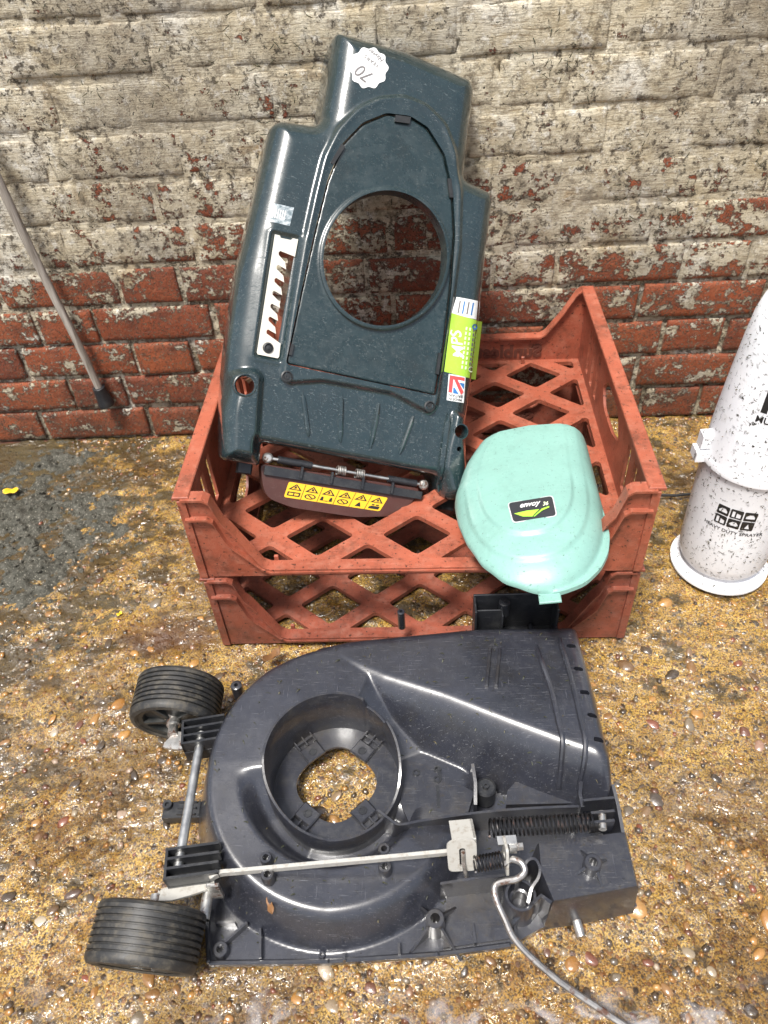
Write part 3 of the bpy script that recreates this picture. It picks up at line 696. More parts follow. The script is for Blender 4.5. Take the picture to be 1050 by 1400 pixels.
# screws
for p in ((392, 515), (587, 556)):
    u, v, n = on_hood(*p); b = MB(); b.lathe(HO+HU*u+HV*v+HN*n, HN, ((.0085, -.001), (.0085, .0022), (.0068, .0028), (.0064, .0004), (.0036, .0004), (.0034, .0016), (.0012, .0016), (.0012, .0002), (0, .0002)), 20); b.build('screw', M['hood_back'], hood)
u, v, n = on_hood(335, 527); b = MB(); b.lathe(HO+HU*u+HV*v+HN*n, HN, ((.0165, -.003), (.016, .0012), (.0145, .002), (.0130, .0005), (.0128, -.018)), 28); b.build('hole_collar', M['hood'], hood)
u, v, n = on_hood(630, 590); b = MB(); b.lathe(HO+HU*u+HV*v+HN*n, HN, ((.0125, -.003), (.012, .001), (.0105, .0014), (.0097, .0003), (.0095, -.014)), 24); b.build('hole_collar', M['hood'], hood)
# height plate: bright steel with a comb of slots
qa, qb, qc, qd = [np.array(HP(*p, .001)) for p in ((376, 320), (408, 327), (381.5, 490), (351, 484))]
def bil(s, t): return tuple((qa*(1-s)+qb*s)*(1-t)+(qd*(1-s)+qc*s)*t)
ol = [bil(.0, .0), bil(.22, .0), bil(.26, .018), bil(.70, .018), bil(.76, 0), bil(1, .0)]; ol = ol[:1]+ol[1:]
edge = []
t0 = .15
for k in range(7):
    tc = .165+k*.108
    edge += [bil(.995 if k == 0 else .70, tc-.028+.018), bil(.33, tc-.034), bil(.27, tc-.020), bil(.29, tc+.002), bil(.62, tc+.045)] if k else [bil(.98, tc-.02), bil(.33, tc-.042), bil(.27, tc-.026), bil(.29, tc-.006), bil(.60, tc+.04)]
edge[-1] = bil(.97, .165+6*.108+.062)
poly = ol+edge+[bil(1, .985), bil(.95, 1), bil(.05, 1), bil(0, .985)]
b = MB(); b.plate(HFR, poly, (), -.0022, -.0004); hplate = b.build('height_plate', M['plate'], hood, 'bright steel height plate with comb of slots', smooth=False)
u, v = bil(.45, .93); b = MB(); b.lathe(HO+HU*u+HV*v-HN*.0004, HN, ((.0075, 0), (.0072, .002), (.0050, .0026), (.0040, .0008), (.0028, .0008), (.0026, .002), (0, .0022)), 20); b.build('rivet', M['hood_back'], hplate)
# labels on the hood
def hood_quad(name, c4, mat, lift, parent, k=8, wob=0):
    A = [np.array(p, float) for p in c4]; P = []; F = []
    for j in range(k+1):
        for i in range(k+1):
            s, t = i/k, j/k; p = (A[0]*(1-s)+A[1]*s)*(1-t)+(A[3]*(1-s)+A[2]*s)*t
            P.append(p)
    P = on_hood_arr(P, lift)
    for j in range(k):
        for i in range(k): F.append((j*(k+1)+i, (j+1)*(k+1)+i, (j+1)*(k+1)+i+1, j*(k+1)+i+1))
    return obj(name, mesh(name, P, F), mat, parent)
def hood_text(txt, size_px, center, ang, mat, lift, parent, shear=0, bold=0, sx=1.0, name='lettering'):
    """size in photo pixels, ang = reading direction in the photo (degrees, y up)"""
    tv, tf = text2d(txt, size_px, shear, bold*size_px); c, s = math.cos(R(ang)), math.sin(R(ang)); P = []
    for (a, d) in tv:
        a *= sx; P.append((center[0]+a*c-d*s, center[1]-(a*s+d*c)))
    P = on_hood_arr(P, lift)
    return obj(name, mesh(name, P, tf, False), mat, parent)
bd = [(504+(25.5+1.6*math.cos(10*t))*math.cos(t), 93-(27.5+1.6*math.cos(10*t))*math.sin(t)) for t in np.linspace(0, 2*math.pi, 80, endpoint=False)]
P = []; F = []
for j in range(1, 9):
    for p in bd:
        P.append((504+(p[0]-504)*j/8, 93+(p[1]-93)*j/8))
P = on_hood_arr(P, .0007)
for j in range(7):
    for i in range(80): F.append((j*80+i, j*80+(i+1) % 80, (j+1)*80+(i+1) % 80, (j+1)*80+i))
F.append(tuple(range(80)))
me = mesh('round_label', P, F); fixn(me); badge = obj('round_label', me, M['white'], hood, 'white scalloped round label printed with 70 years')
hood_text('70', 24, (498, 101), 141, M['grey_ink'], .0013, badge, .15, .0)
hood_text('YEARS', 6.5, (508, 84), 141, M['grey_ink'], .0013, badge, 0, 0, 1.35)
hood_text('Hayter', 9, (514, 76), 141, M['grey_ink'], .0013, badge, .3)
hood_quad('worn_label', ((371, 277), (402, 284), (396, 309), (365, 302)), NT('worn_label').m, .0005, hood)
_m = NT('worn_silver_label'); _v = _m.co(True); _k = _m.ramp(_m.noise(_m.map(_v, (1, 1, 2.2)), 150, 6, .7), (.42, 0.0), (.62, .8))
M['worn'] = _m.out(_m.mix(_k, (.10, .14, .16), (.52, .56, .58)), .4); bpy.data.objects['worn_label'].data.materials[0] = M['worn']
for k in range(7): hood_quad('bar_mark', ((371+3.1*k, 284+.7*k), (372.6+3.1*k, 284.4+.7*k), (370+3.1*k, 297+.7*k), (368.4+3.1*k, 296.6+.7*k)), M['white'], .0009, bpy.data.objects['worn_label'], 2)
hood_quad('paper_label', ((624, 406), (657, 412), (656, 438), (617, 429)), M['white'], .0004, hood)
for k in range(4): hood_quad('print_line', ((628+6*k, 411+k), (630+6*k, 411+k), (627+6*k, 428+k), (625+6*k, 428+k)), M['blue_ink'] if k % 2 else M['grey_ink'], .0008, bpy.data.objects['paper_label'], 2)
gl = hood_quad('green_label', ((617, 428), (659, 440), (650, 519), (607, 508)), M['green_label'], .0008, hood, 10)
hood_text('MPS', 21, (625.5, 472), 97, M['white'], .0013, gl, .28, .012, 1.05)
for k, (x0, mat) in enumerate(((633, 'pale_ink'), (638, 'pale_ink'), (643.5, 'grey_ink'), (649, 'pale_ink'))):
    for j in range(9):
        y0 = 447+j*6.6+k; xx = x0+3.5-j*.75; hood_quad('print_dash', ((xx, y0), (xx+2.2, y0+.4), (xx+1.6, y0+4.6), (xx-.6, y0+4.2)), M[mat], .0013, gl, 1)
for (cx, cy, mt) in ((649, 447, 'blue_ink'), (644, 505, 'pale_ink')):
    P = []; 
    for t in np.linspace(0, 2*math.pi, 16, endpoint=False):
        u, v, n = on_hood(cx+4*math.cos(t), cy+4*math.sin(t), .0015); P.append(HO+HU*u+HV*v+HN*n)
    obj('print_dot', mesh('print_dot', P, [tuple(range(15, -1, -1))], False), M[mt], gl)
fl = hood_quad('flag_label', ((613.5, 511), (636.5, 515), (634, 551), (610.5, 547)), M['white'], .0004, hood)
for q, mt in ((((615, 513), (635, 516.5), (634.6, 521), (614.6, 517.5)), 'red_ink'), (((614.6, 513), (620, 514), (617.5, 537), (612.5, 536)), 'red_ink'), (((619, 515.5), (624, 516.5), (633.5, 536), (630, 540)), 'red_ink'),
              (((627.5, 523), (634.5, 524.5), (634, 532), (633, 531)), 'blue_ink'), (((619.5, 530), (621, 529.5), (627, 539), (619, 537.5)), 'blue_ink')):
    hood_quad('flag_stripe', q, M[mt], .0009 if mt == 'blue_ink' else .0011, fl, 2)
hood_text('MADE IN', 4.6, (622, 546), 172, M['ink'], .0010, fl, 0, .01, 1.0); hood_text('BRITAIN', 5.4, (622.5, 541), 172, M['ink'], .0010, fl, 0, .01, 1.0)
# dark underside, hinge rod, springs, flap
hA, hB = [HO+HU*q[0]+HV*q[1]+HN*-.022 for q in (HP(366, 626, -.022), HP(579, 663, -.022))]
b = MB(); b.bar(hA, hB, .0052, .0052); b.V = []; b.F = []; b.tube([hA, (hA+hB)/2, hB], .0027, 12); b.build('hinge_rod', M['steel_bright'], hood)
hd_ = (hB-hA)/np.linalg.norm(hB-hA)
for t0, t1 in ((.06, .27), (.76, .95)):
    b = MB(); b.tube([hA+(hB-hA)*t0, hA+(hB-hA)*(t0+t1)/2, hA+(hB-hA)*t1], .0055, 14); b.build('hinge_sleeve', M['black'], hood)
for e in (hA, hB):
    b = MB(); b.lathe(e-HN*.004, HN, ((.0075, 0), (.0075, .006), (.005, .0085), (0, .0085)), 16); b.build('end_cap', M['steel'], hood)
for t in (.455, .575):
    b = MB(); th = np.linspace(0, 2*math.pi*5, 70); ax = hd_; u_ = np.cross(ax, HN); u_ /= np.linalg.norm(u_); v_ = np.cross(ax, u_)
    b.tube([hA+(hB-hA)*t+ax*(-.0065+.013*k/69)+.0062*(math.cos(a)*u_+math.sin(a)*v_) for k, a in enumerate(th)], .0011, 6); b.build('torsion_spring', M['steel'], hood)
FB = PZ(510, 706, .1705)                               # the flap's lower edge rests on the crate floor
FN = np.cross(hB-hA, FB-hA); FN /= np.linalg.norm(FN)
if FN @ (CAM-hA) < 0: FN = -FN
FUv = hd_; FVv = np.cross(FN, FUv); FFR = (hA, FUv, FVv, FN)
def FP(px, py, n=0):
    q = PP(px, py, hA+FN*n, FN)-hA; return (float(q@FUv), float(q@FVv))
b = MB(); b.plate(FFR, fillet([FP(*p) for p in ((356, 634), (574, 668), (566, 684), (548, 700), (532, 706), (486, 707), (400, 694), (368, 682), (360, 668))], .008, 4), (), -.028, 0); flap = b.build('discharge_flap', M['flap'], hood)
b = MB(); b.plate(FFR, [FP(*p) for p in ((362, 636), (576, 672), (574, 682), (360, 648))], (), .0005, .006); b.build('flap_hinge_strip', M['black'], flap, smooth=False)
for q in ((411, 645), (452, 652), (494, 659), (534, 666)):
    b = MB(); u, v = FP(*q); b.frame_box(hA+FUv*u+FVv*v, FUv, FVv, FN, -.0015, .0015, -.009, .008, .004, .010); b.build('hinge_knuckle', M['black'], flap, smooth=False)
wl = [np.array(FP(*p, .0006)) for p in ((395, 658.5), (530.5, 680.5), (519, 699), (388, 679.5))]
def WP(s, t): return tuple((wl[0]*(1-s)+wl[1]*s)*(1-t)+(wl[3]*(1-s)+wl[2]*s)*t)
b = MB(); b.plate(FFR, fillet([WP(0, 0), WP(1, 0), WP(1, 1), WP(0, 1)], .003, 4), (), .0002, .0008); warn = b.build('warning_label', M['yellow'], flap, 'yellow strip of six warning pictograms', smooth=False)
def wpoly(pts, holes=(), lift=.0009, mat='ink', name='pictogram'):
    b = MB(); b.plate(FFR, [WP(*p) for p in pts], [[WP(*p) for p in h] for h in holes], lift, lift+.0003); b.build(name, M[mat], warn, smooth=False)
for k in range(6):
    x0 = k/6; W6 = 1/6; g = lambda a, c: (x0+a*W6, c)
    if k: wpoly([g(-.015, .02), g(.015, .02), g(.015, .98), g(-.015, .98)], name='divider')
    wpoly([g(.50, .07), g(.90, .46), g(.10, .46)], [[g(.50, .15), g(.26, .41), g(.74, .41)]])
    wpoly([g(.47, .22), g(.54, .22), g(.55+.05*(k % 2), .36), g(.45-.05*((k+1) % 2), .36)])
    if k == 0: wpoly([g(.12, .60), g(.88, .60), g(.88, .86), g(.12, .86)], [[g(.2, .66), g(.47, .66), g(.47, .8), g(.2, .8)], [g(.53, .66), g(.8, .66), g(.8, .8), g(.53, .8)]])
    elif k in (1, 3):
        wpoly([g(.5+.34*math.cos(t), .74+.17*math.sin(t)) for t in np.linspace(0, 6.283, 20, endpoint=False)], [[g(.5+.26*math.cos(t), .74+.125*math.sin(t)) for t in np.linspace(0, 6.283, 20, endpoint=False)]])
        wpoly([g(.32, .66), g(.40, .64), g(.68, .82), g(.60, .84)])
    elif k == 2:
        for c in (.22, .76): wpoly([g(c, .58), g(c+.07, .64), g(c+.10, .86), g(c-.10, .86), g(c-.07, .64)])
        wpoly([g(.36, .84), g(.62, .84), g(.62, .88), g(.36, .88)])
    elif k == 4: wpoly([g(.5, .58), g(.58, .68), g(.68, .88), g(.32, .88), g(.42, .68)])
    else:
        wpoly([g(.18, .78), g(.30, .70), g(.84, .70), g(.84, .90), g(.18, .90)]); wpoly([g(.30, .58), g(.46, .58), g(.46, .66), g(.30, .66)]); wpoly([g(.56, .58), g(.74, .58), g(.74, .66), g(.56, .66)])
for p in ((333, 640, -.05), (608, 690, -.05)):
    q = HP(*p); c = HO+HU*q[0]+HV*q[1]+HN*p[2]; b = MB(); b.frame_box(c, HU, HV, HN, -.011, .011, -.008, .012, -.004, .014, .002); b.build('foot_clip', M['black'], hood)

# ================================================================== MINT COVER (lies in the crate, over its front lip)
cov = thing('motor_cover', (.165, .80, CH+.02), 'mint green domed plastic motor cover lying over the crate lip', 'motor cover')
tl = R(-5.5); KU = np.array([math.cos(R(-2))*math.cos(R(8.5)), math.sin(R(-2))*math.cos(R(8.5)), math.sin(R(8.5))]); KU /= np.linalg.norm(KU)
KV = np.array([-math.sin(R(-2))*math.cos(tl), math.cos(tl), math.sin(tl)]); KV -= KU*(KU@KV); KV /= np.linalg.norm(KV); KN = np.cross(KU, KV)
KO = np.array([.168, .686, .232]); KFR = (KO, KU, KV, KN)
def KP(px, py, n=0.0):
    q = PP(px, py, KO+KN*n, KN)-KO; return (float(q@KU), float(q@KV))
kfront = [KP(*p, 0) for p in ((621, 692), (627, 722), (639, 752), (660, 782), (690, 803), (725, 811), (765, 810), (800, 797), (822, 776), (832, 755), (834, 732))]
KH = .050; kr = KP(805, 596, KH*.8); kl = KP(650, 600, KH*.8); kt = KP(740, 584, KH)
far = kt[1]; ks, ke = kfront[0], kfront[-1]
kout = kfront+[(ke[0]*.6+kr[0]*.4, ke[1]*.5+kr[1]*.5), (kr[0], far), (kl[0], far), (ks[0]*.6+kl[0]*.4, ks[1]*.5+kl[1]*.5)]
kout = fillet(kout, .010, 4); sd_k = sdf(kout)
_ku = np.array(kout); _vs = np.linspace(min(_ku[:, 1])+.001, far-.0005, 60); _uu = np.linspace(-.16, .16, 641); _L = []; _Rr = []
for v_ in _vs:
    ins_ = _uu[sd_k(_uu, np.full(641, v_)) < 0]; _L.append(ins_.min()); _Rr.append(ins_.max())
_W0 = (np.interp(.12, _vs, _Rr)-np.interp(.12, _vs, _L))/2; _v0 = .125; _vf = _vs[0]
def cov_h(u, v):
    u = np.asarray(u, float); v = np.asarray(v, float)
    vb = np.maximum(v, _v0); l = np.interp(vb, _vs, _L); r = np.interp(vb, _vs, _Rr); s_ = np.abs(2*(u-l)/(r-l)-1)
    f = np.clip((_v0-v)/(_v0-_vf), 0, None); rho = (s_**2.3+f**2.3)**(1/2.3)
    px_ = 3.0+5*sstep((v-.09)/.13); h = KH*np.clip(1-rho**px_, 0, 1)**.55+.006*sstep((v-.05)/.18)*np.clip(1-rho, 0, 1)
    k = sstep((f*1.6+.15)/.5)
    return np.maximum(h-k*(.0055*sstep((rho-.62)/.03)*np.clip(1-rho, 0, 1)**.35+.0055*sstep((rho-.81)/.025)*np.clip(1-rho, 0, 1)**.35), -.002)
V, F = hfield(KFR, -.16, .16, -.09, .33, .0022, sd_k, cov_h, skirt=.006)
cshell = obj('shell', mesh('shell', V, F, True, 60), M['mint'], cov)
tb = KP(752, 818, .0); b = MB(); b.frame_box(KO+KU*tb[0]+KV*tb[1], KU, KV, KN, -.0135, .0135, -.004, .016, -.006, -.002, .001); b.build('tab', M['mint'], cov)
def on_cov(px, py, lift=0):
    n = .05
    for _ in range(5):
        u, v = KP(px, py, n); n = float(cov_h(np.array(u), np.array(v)))
    return KO+KU*u+KV*v+KN*(n+lift)
def on_cov_arr(pts, lift=0.0):
    pts = np.asarray(pts, float); D = CF[None]+(pts[:, :1]-525)/FPX*CR[None]-(pts[:, 1:]-700)/FPX*CU[None]; n = np.full(len(pts), .05); den = D@KN
    for _ in range(6):
        t = ((KO-CAM)@KN+n)/den; q = CAM+D*t[:, None]-KO; u = q@KU; v = q@KV; n = cov_h(u, v)
    return KO+u[:, None]*KU+v[:, None]*KV+(n+lift)[:, None]*KN
def cov_poly(pts, mat, lift, name, parent, sub=6):
    # fan grid so that the label follows the dome
    c = np.mean(pts, axis=0); P = [c]; n = len(pts); F = []
    for j in range(1, sub+1):
        for p in pts: P.append(c+(np.array(p)-c)*j/sub)
    P = on_cov_arr(P, lift)
    for i in range(n):
        F.append((0, 1+(i+1) % n, 1+i))
        for j in range(sub-1): F.append((1+j*n+i, 1+j*n+(i+1) % n, 1+(j+1)*n+(i+1) % n, 1+(j+1)*n+i))
    me = mesh(name, P, F); fixn(me); return obj(name, me, M[mat], parent)
bq = [(693.5, 688), (756, 677.5), (762, 706), (701, 716)]
rim_ = cov_poly(fillet(bq, 5, 5), 'badge_rim', .0006, 'badge', cov); rim_['label'] = 'charcoal oblong badge with lime swoosh'
c_ = np.mean(bq, axis=0); cov_poly(fillet([tuple(c_+(np.array(p)-c_)*np.array([.955, .93])) for p in bq], 4.5, 5), 'badge', .0011, 'badge_face', rim_)
def cov_text(txt, size, center, ang, mat, shear, bold=0, sx=1.0):
    tv, tf = text2d(txt, size, shear, bold*size); c, s = math.cos(R(ang)), math.sin(R(ang))
    P = on_cov_arr([(center[0]+a*sx*c-d*s, center[1]-(a*sx*s+d*c)) for a, d in tv], .0017)
    obj('lettering', mesh('lettering', P, tf, False), M[mat], rim_)
cov_text('envoy', 9.5, (723.5, 690.5), 9, 'white', .35, .02, 1.2); cov_text('36', 7, (745.5, 690), 9, 'pale_ink', .3, .02, 1.1)
cov_poly([(703, 703.5), (720, 699.5), (737.5, 697.5), (731, 704), (728, 707.5), (715, 707.5)], 'lime', .0017, 'swoosh', rim_, 3)
cov_poly([(741, 696.5), (751, 693), (751, 695), (742, 698), (731, 707.5), (729.5, 707.5)], 'lime', .0017, 'swoosh', rim_, 3)

# ================================================================== MOWER DECK
deck = thing('mower_deck', (0, .48, 0), 'charcoal grey plastic mower deck with round fan housing lying on wet concrete', 'mower deck')
DC = np.array([-.114, .487]); DR = .0835
G = (np.zeros(3), *np.eye(3))
def D2(px, py, z): p = PZ(px, py, z); return (float(p[0]), float(p[1]))
dout = [D2(*p) for p in ((287, 1318, .012), (450, 1316, .012), (600, 1306, .012), (698, 1293, .012), (742, 1268, .010), (872, 1240, .010), (876, 1215, .05), (858, 1130, .075), (846, 1085, .09), (838, 1040, .10), (812, 930, .104), (790, 851, .104), (650, 853, .104), (560, 863, .102), (480, 873, .098), (420, 889, .090), (365, 918, .082), (320, 958, .074), (288, 1010, .066), (268, 1065, .058), (262, 1112, .050), (270, 1165, .040), (283, 1210, .016), (281, 1265, .012))]
dout = fillet(dout, .010, 4); sd_d = sdf(dout)
dch = [D2(*p, .104) for p in ((560, 840), (800, 830), (860, 1055), (835, 1043), (760, 1018), (690, 992), (600, 957), (520, 932), (455, 905), (420, 880))]; sd_ch = sdf(dch)
def theta(x, y): return np.degrees(np.arctan2(y-DC[1], x-DC[0])) % 360
TH = np.array([0, 20, 45, 70, 90, 120, 150, 180, 210, 240, 270, 300, 318, 332, 345, 360.])
HPL = np.array([.03, .03, .06, .100, .104, .102, .097, .090, .079, .066, .056, .053, .052, .045, .03, .03])      # spiral ceiling of the fan housing
HRM = np.array([.068, .085, .100, .108, .109, .108, .106, .102, .088, .066, .052, .050, .050, .052, .058, .068])      # rim of the centre tube
def smoothlerp(t, xs, ys): return np.interp(t, xs, ys)
ROUT = .190
def deck_h(x, y):
    r = np.hypot(x-DC[0], y-DC[1]); t = theta(x, y); d = -sd_d(x, y)
    hp = smoothlerp(t, TH, HPL); rout = np.interp(t, [0, 60, 90, 135, 180, 225, 270, 300, 330, 360], [.19, .19, .19, .185, .178, .186, .192, .190, .186, .19])
    drum = .012+(hp-.012)*1.0
    ed = rout-r; drum = .012+(hp-.012)*np.sin(np.clip((ed+.004)/.034, 0, 1)*math.pi/2)**1.25
    tro = np.interp(t, [0, 150, 185, 215, 250, 300, 330, 345, 360], [0, 0, 0, .6, 1, 1, .9, 0, 0])     # trough beside the tube
    drum = drum-(drum-.014)*tro*(1-sstep((r-DR-.012)/.026))
    dc = sd_ch(x, y); run = .040
    s = np.clip((dc+.016)/(run+.016), 0, 1); chute = .104-(.104-.028)*(s*s*(1.9-.9*s))
    chute = np.where((t > 100) & (t < 330), .0, chute)
    h = np.maximum(drum, np.where(dc < run, chute, 0))
    low = (x > .03) & (y < .36); h = np.where(h < .012, .012, h)
    # outer edges of the high surfaces roll over
    hi = np.maximum(h-.014, 0); cap = np.minimum(.020, hi*.9+1e-6)
    tt = np.clip(d, 0, cap); h = h-(cap-np.sqrt(np.maximum(cap*cap-(cap-tt)**2, 0)))
    return h
slots = []
for (x, y) in ((781, 883), (791, 914), (800, 946), (810, 977), (819, 1010)):
    p = D2(x, y, .104); slots.append(p)
def deck_in(x, y):
    d = np.maximum(sd_d(x, y), (DR+.001)-np.hypot(x-DC[0], y-DC[1]))
    for p in slots: d = np.maximum(d, -np.maximum(np.abs(x-p[0])-.0065, np.abs(y-p[1])-.0032))
    return d
V, F = hfield(G, -.32, .30, .24, .74, .0025, deck_in, deck_h, skirt_to=.003)
dbody = obj('housing', mesh('housing', V, F, True, 50), M['deck'], deck)
# tube round the fan, its rim rising with the spiral
P = []; F = []; n = 120
for i in range(n):
    t = 2*math.pi*i/n; td = math.degrees(t); hr = float(np.interp(td, TH, HRM)); cs = np.array([math.cos(t), math.sin(t), 0]); c3 = np.array([*DC, 0])
    if 38 < td < 62: hr -= .012
    for (rr, z) in ((DR-.0025, .006), (DR-.0005, hr-.001), (DR, hr), (DR+.0028, hr), (DR+.0034, hr-.001), (DR+.0045, .010)): P.append(c3+cs*rr+np.array([0, 0, z]))
for i in range(n):
    j = (i+1) % n
    for k in range(5): F.append((6*i+k, 6*j+k, 6*j+k+1, 6*i+k+1))
me = mesh('fan_tube', P, F, True, 45); fixn(me); obj('fan_tube', me, M['deck2'], deck)
# ring floor with its cut-out, four screw pads
cut = [(DC[0]+rr*math.cos(t), DC[1]+rr*math.sin(t)) for t in np.linspace(0, 2*math.pi, 72, endpoint=False) for rr in [(.050+.0025*math.cos(4*t))]]
b = MB(); b.plate(G, circ(DC[0], DC[1], DR-.001, 80), [cut], .024, .028); ringf = b.build('motor_ring', M['deck2'], deck)
for a, l0 in ((52, .040), (128, .040), (232, .040), (312, .040)):
    cs, sn = math.cos(R(a)), math.sin(R(a)); U = np.array([cs, sn, 0]); Vv = np.array([-sn, cs, 0]); O = np.array([*DC, .028])
    b = MB(); b.frame_box(O, U, Vv, np.array([0, 0, 1.0]), .044, .066, -.0135, .0135, 0, .0065, .0015); pad = b.build('screw_pad', M['deck2'], ringf)
    b = MB(); b.lathe(O+U*.054+np.array([0, 0, .0064]), (0, 0, 1), ((.0058, 0), (.0054, .0008), (.0038, .0008), (.0036, .0002), (0, .0002)), 18); b.build('screw_hole', M['black'], pad)
    for off_ in (-.0125, 0, .0125):
        b = MB(); b.frame_box(O, U, Vv, np.array([0, 0, 1.0]), .0655, .083, off_-.001, off_+.001, 0, .0075); b.build('pad_rib', M['deck2'], pad, smooth=False)
    b = MB(); b.frame_box(O, U, Vv, np.array([0, 0, 1.0]), .0735, .0755, -.0125, .0125, 0, .0065); b.build('pad_rib', M['deck2'], pad, smooth=False)
# helper: surface point on the deck under a pixel
def on_deck(px, py, lift=0.0):
    z = .06
    for _ in range(8):
        p = PZ(px, py, z); z = .5*z+.5*float(deck_h(np.array(p[0]), np.array(p[1])))
    p = PZ(px, py, z); return np.array([p[0], p[1], z+lift])
def wallstrip(name, pts, zb, th, mat, parent=deck):
    """upright thin wall along points (x,y,ztop)"""
    pts = np.asarray(pts, float); T = np.gradient(pts[:, :2], axis=0); T /= np.linalg.norm(T, axis=1)[:, None]; Nn = np.stack([-T[:, 1], T[:, 0]], 1)
    P = []; F = []; n = len(pts)
    for k in range(n):
        z0 = zb if not hasattr(zb, '__len__') else zb[k]
        for s, z in ((-1, z0), (-1, pts[k][2]), (1, pts[k][2]), (1, z0)): P.append((*(pts[k][:2]+s*th/2*Nn[k]), z))
    for k in range(n-1):
        for q in range(4): F.append((4*k+q, 4*k+(q+1) % 4, 4*k+4+(q+1) % 4, 4*k+4+q))
    F += [(0, 1, 2, 3), (4*n-1, 4*n-2, 4*n-3, 4*n-4)]
    me = mesh(name, P, F, True, 35); fixn(me); return obj(name, me, mat, parent)
wallstrip('partition_wall', catmull([PZ(*p) for p in ((516, 1107, .062), (532, 1119, .060), (546, 1127, .060), (575, 1122, .060), (620, 1115, .060), (680, 1108, .060), (740, 1104, .062), (792, 1102, .064))], 4), .012, .003, M['deck2'])
b = MB(); b.plate(G, [D2(*p, .030) for p in ((552, 1040), (585, 1048), (648, 1085), (640, 1112), (560, 1128), (548, 1100))], (), .024, .0335); b.build('floor_plate', M['deck2'], deck, smooth=False)
wallstrip('bracket_wall', [PZ(646, 1044, .075), PZ(650, 1070, .070), PZ(650, 1100, .06)], .028, .004, M['deck2'])
p0 = PZ(664, 1078, .045); b = MB(); b.lathe((p0[0], p0[1], .02), (0, 0, 1), ((.013, 0), (.013, .028), (.011, .030), (.011, .028), (.004, .028), (.004, .034), (.0018, .034), (.0018, .03), (0, .03)), 24); b.build('boss', M['black'], deck)
p0 = PZ(765, 1090, .034); b = MB(); b.lathe((p0[0], p0[1], .024), (0, 0, 1), ((.0125, 0), (.0125, .008), (.0115, .0085), (.004, .0085), (.004, .014), (.0015, .014), (0, .012)), 24); b.build('boss', M['deck2'], deck)
# curved guide beside it
b = MB(); q = [PZ(*p) for p in ((692, 1100, .04), (694, 1078, .046), (705, 1064, .05), (730, 1062, .05), (770, 1078, .046), (790, 1098, .04))]
b.plate(G, [(float(p[0]), float(p[1])) for p in q], (), .026, .040); b.build('guide_block', M['deck2'], deck)
for q in ((600, 1050, 1068), (598, 1075, 1105)):
    b = MB(); b.bar(PZ(q[0], q[1], .032), PZ(q[0]+2, q[2], .032), .004, .005); b.build('rib', M['black'], deck, smooth=False)
for p in ((569, 1057), (598, 1052), (598, 1066)):
    c0 = PZ(*p, .033); b = MB(); b.lathe((c0[0], c0[1], .029), (0, 0, 1), ((.005, 0), (.0048, .006), (.003, .006), (.0022, .002), (0, .002)), 16); b.build('boss', M['black'], deck)
b = MB(); c0 = PZ(569, 1058, .031); b.box((c0[0]-.013, c0[1]-.006, .029), (c0[0]+.013, c0[1]+.006, .032)); b.build('clip_plate', M['black'], deck, smooth=False)
# ribs over the chute
for path in (((724, 851), (735, 890), (752, 940), (764, 990), (769, 1012), (768, 1035), (764, 1078)), ((757, 851), (766, 880), (781, 930), (794, 985), (800, 1012), (799, 1040), (791, 1080))):
    pts = catmull([on_deck(*p, .0015) for p in path], 5); b = MB(); b.tube(pts, .0036, 8); b.build('chute_rib', M['deck'], deck)
for x in (668, 681):
    b = MB(); b.bar(on_deck(x+2, 888, .001), on_deck(x-3, 940, .001), .0042, .009, bev=.001); b.build('short_rib', M['deck2'], deck)
# screw bosses on the housing
def boss(px, py, h, r, fins=0, parent=deck, base=None, mat='deck2', z=None, rot=0):
    c0 = on_deck(px, py) if z is None else PZ(px, py, z); zb = c0[2]-.003; c0 = PZ(px, py, c0[2]+h); c0[2] = zb
    b = MB(); b.lathe(c0, (0, 0, 1), ((r*1.12, 0), (r, h+.002), (r*.9, h+.003), (r*.52, h+.003), (r*.48, h*.3), (0, h*.3)), 20); o = b.build('screw_boss', M[mat], parent)
    for k in range(fins):
        a = rot+2*math.pi*k/fins; dv = np.array([math.cos(a), math.sin(a), 0]); sv = np.array([-dv[1], dv[0], 0]); b = MB()
        T = [c0+dv*r*.9, c0+dv*(r+h*.95), c0+dv*r*.9+np.array([0, 0, h*.85])]
        b.add([p+sv*.0013 for p in T]+[p-sv*.0013 for p in T], [(0, 1, 2), (5, 4, 3), (0, 3, 4, 1), (1, 4, 5, 2), (2, 5, 3, 0)]); b.build('fin', M[mat], o, smooth=False)
    return o
for p in ((365, 1195, .014, .0075), (363, 1172, .012, .007), (526, 1184, .014, .0075), (525, 1160, .012, .007)): boss(*p)
boss(595, 1255, .034, .0105, 4, rot=.7); boss(301, 1297, .012, .0085, 0); boss(440, 1275+30, .004, .004)
for q in (((300, 1296), (338, 1262)), ((295, 1262), (322, 1262)), ((356, 1270), (356, 1311)), ((820-170, 1290), (646, 1262)), ((545, 1290), (546, 1305)), ((700, 1240), (706, 1288)), ((470, 1304), (471, 1314))):
    A = PZ(*q[0], .02); B = PZ(*q[1], .02); b = MB(); A[2] = B[2] = .016; b.bar(A, B, .0028, .014); b.build('flange_rib', M['deck2'], deck, smooth=False)
fp = [D2(*p, .014) for p in ((286, 1317), (450, 1315), (600, 1305), (698, 1292))]
for A, B in zip(fp[:-1], fp[1:]):
    b = MB(); b.bar((*A, .013), (*B, .013), .005, .010, bev=.0015); b.build('flange_lip', M['deck2'], deck)
A, B = D2(286, 1317, .014), D2(282, 1235, .014); b = MB(); b.bar((*A, .0135), (*B, .0135), .005, .010, bev=.0015); b.build('flange_lip', M['deck2'], deck)
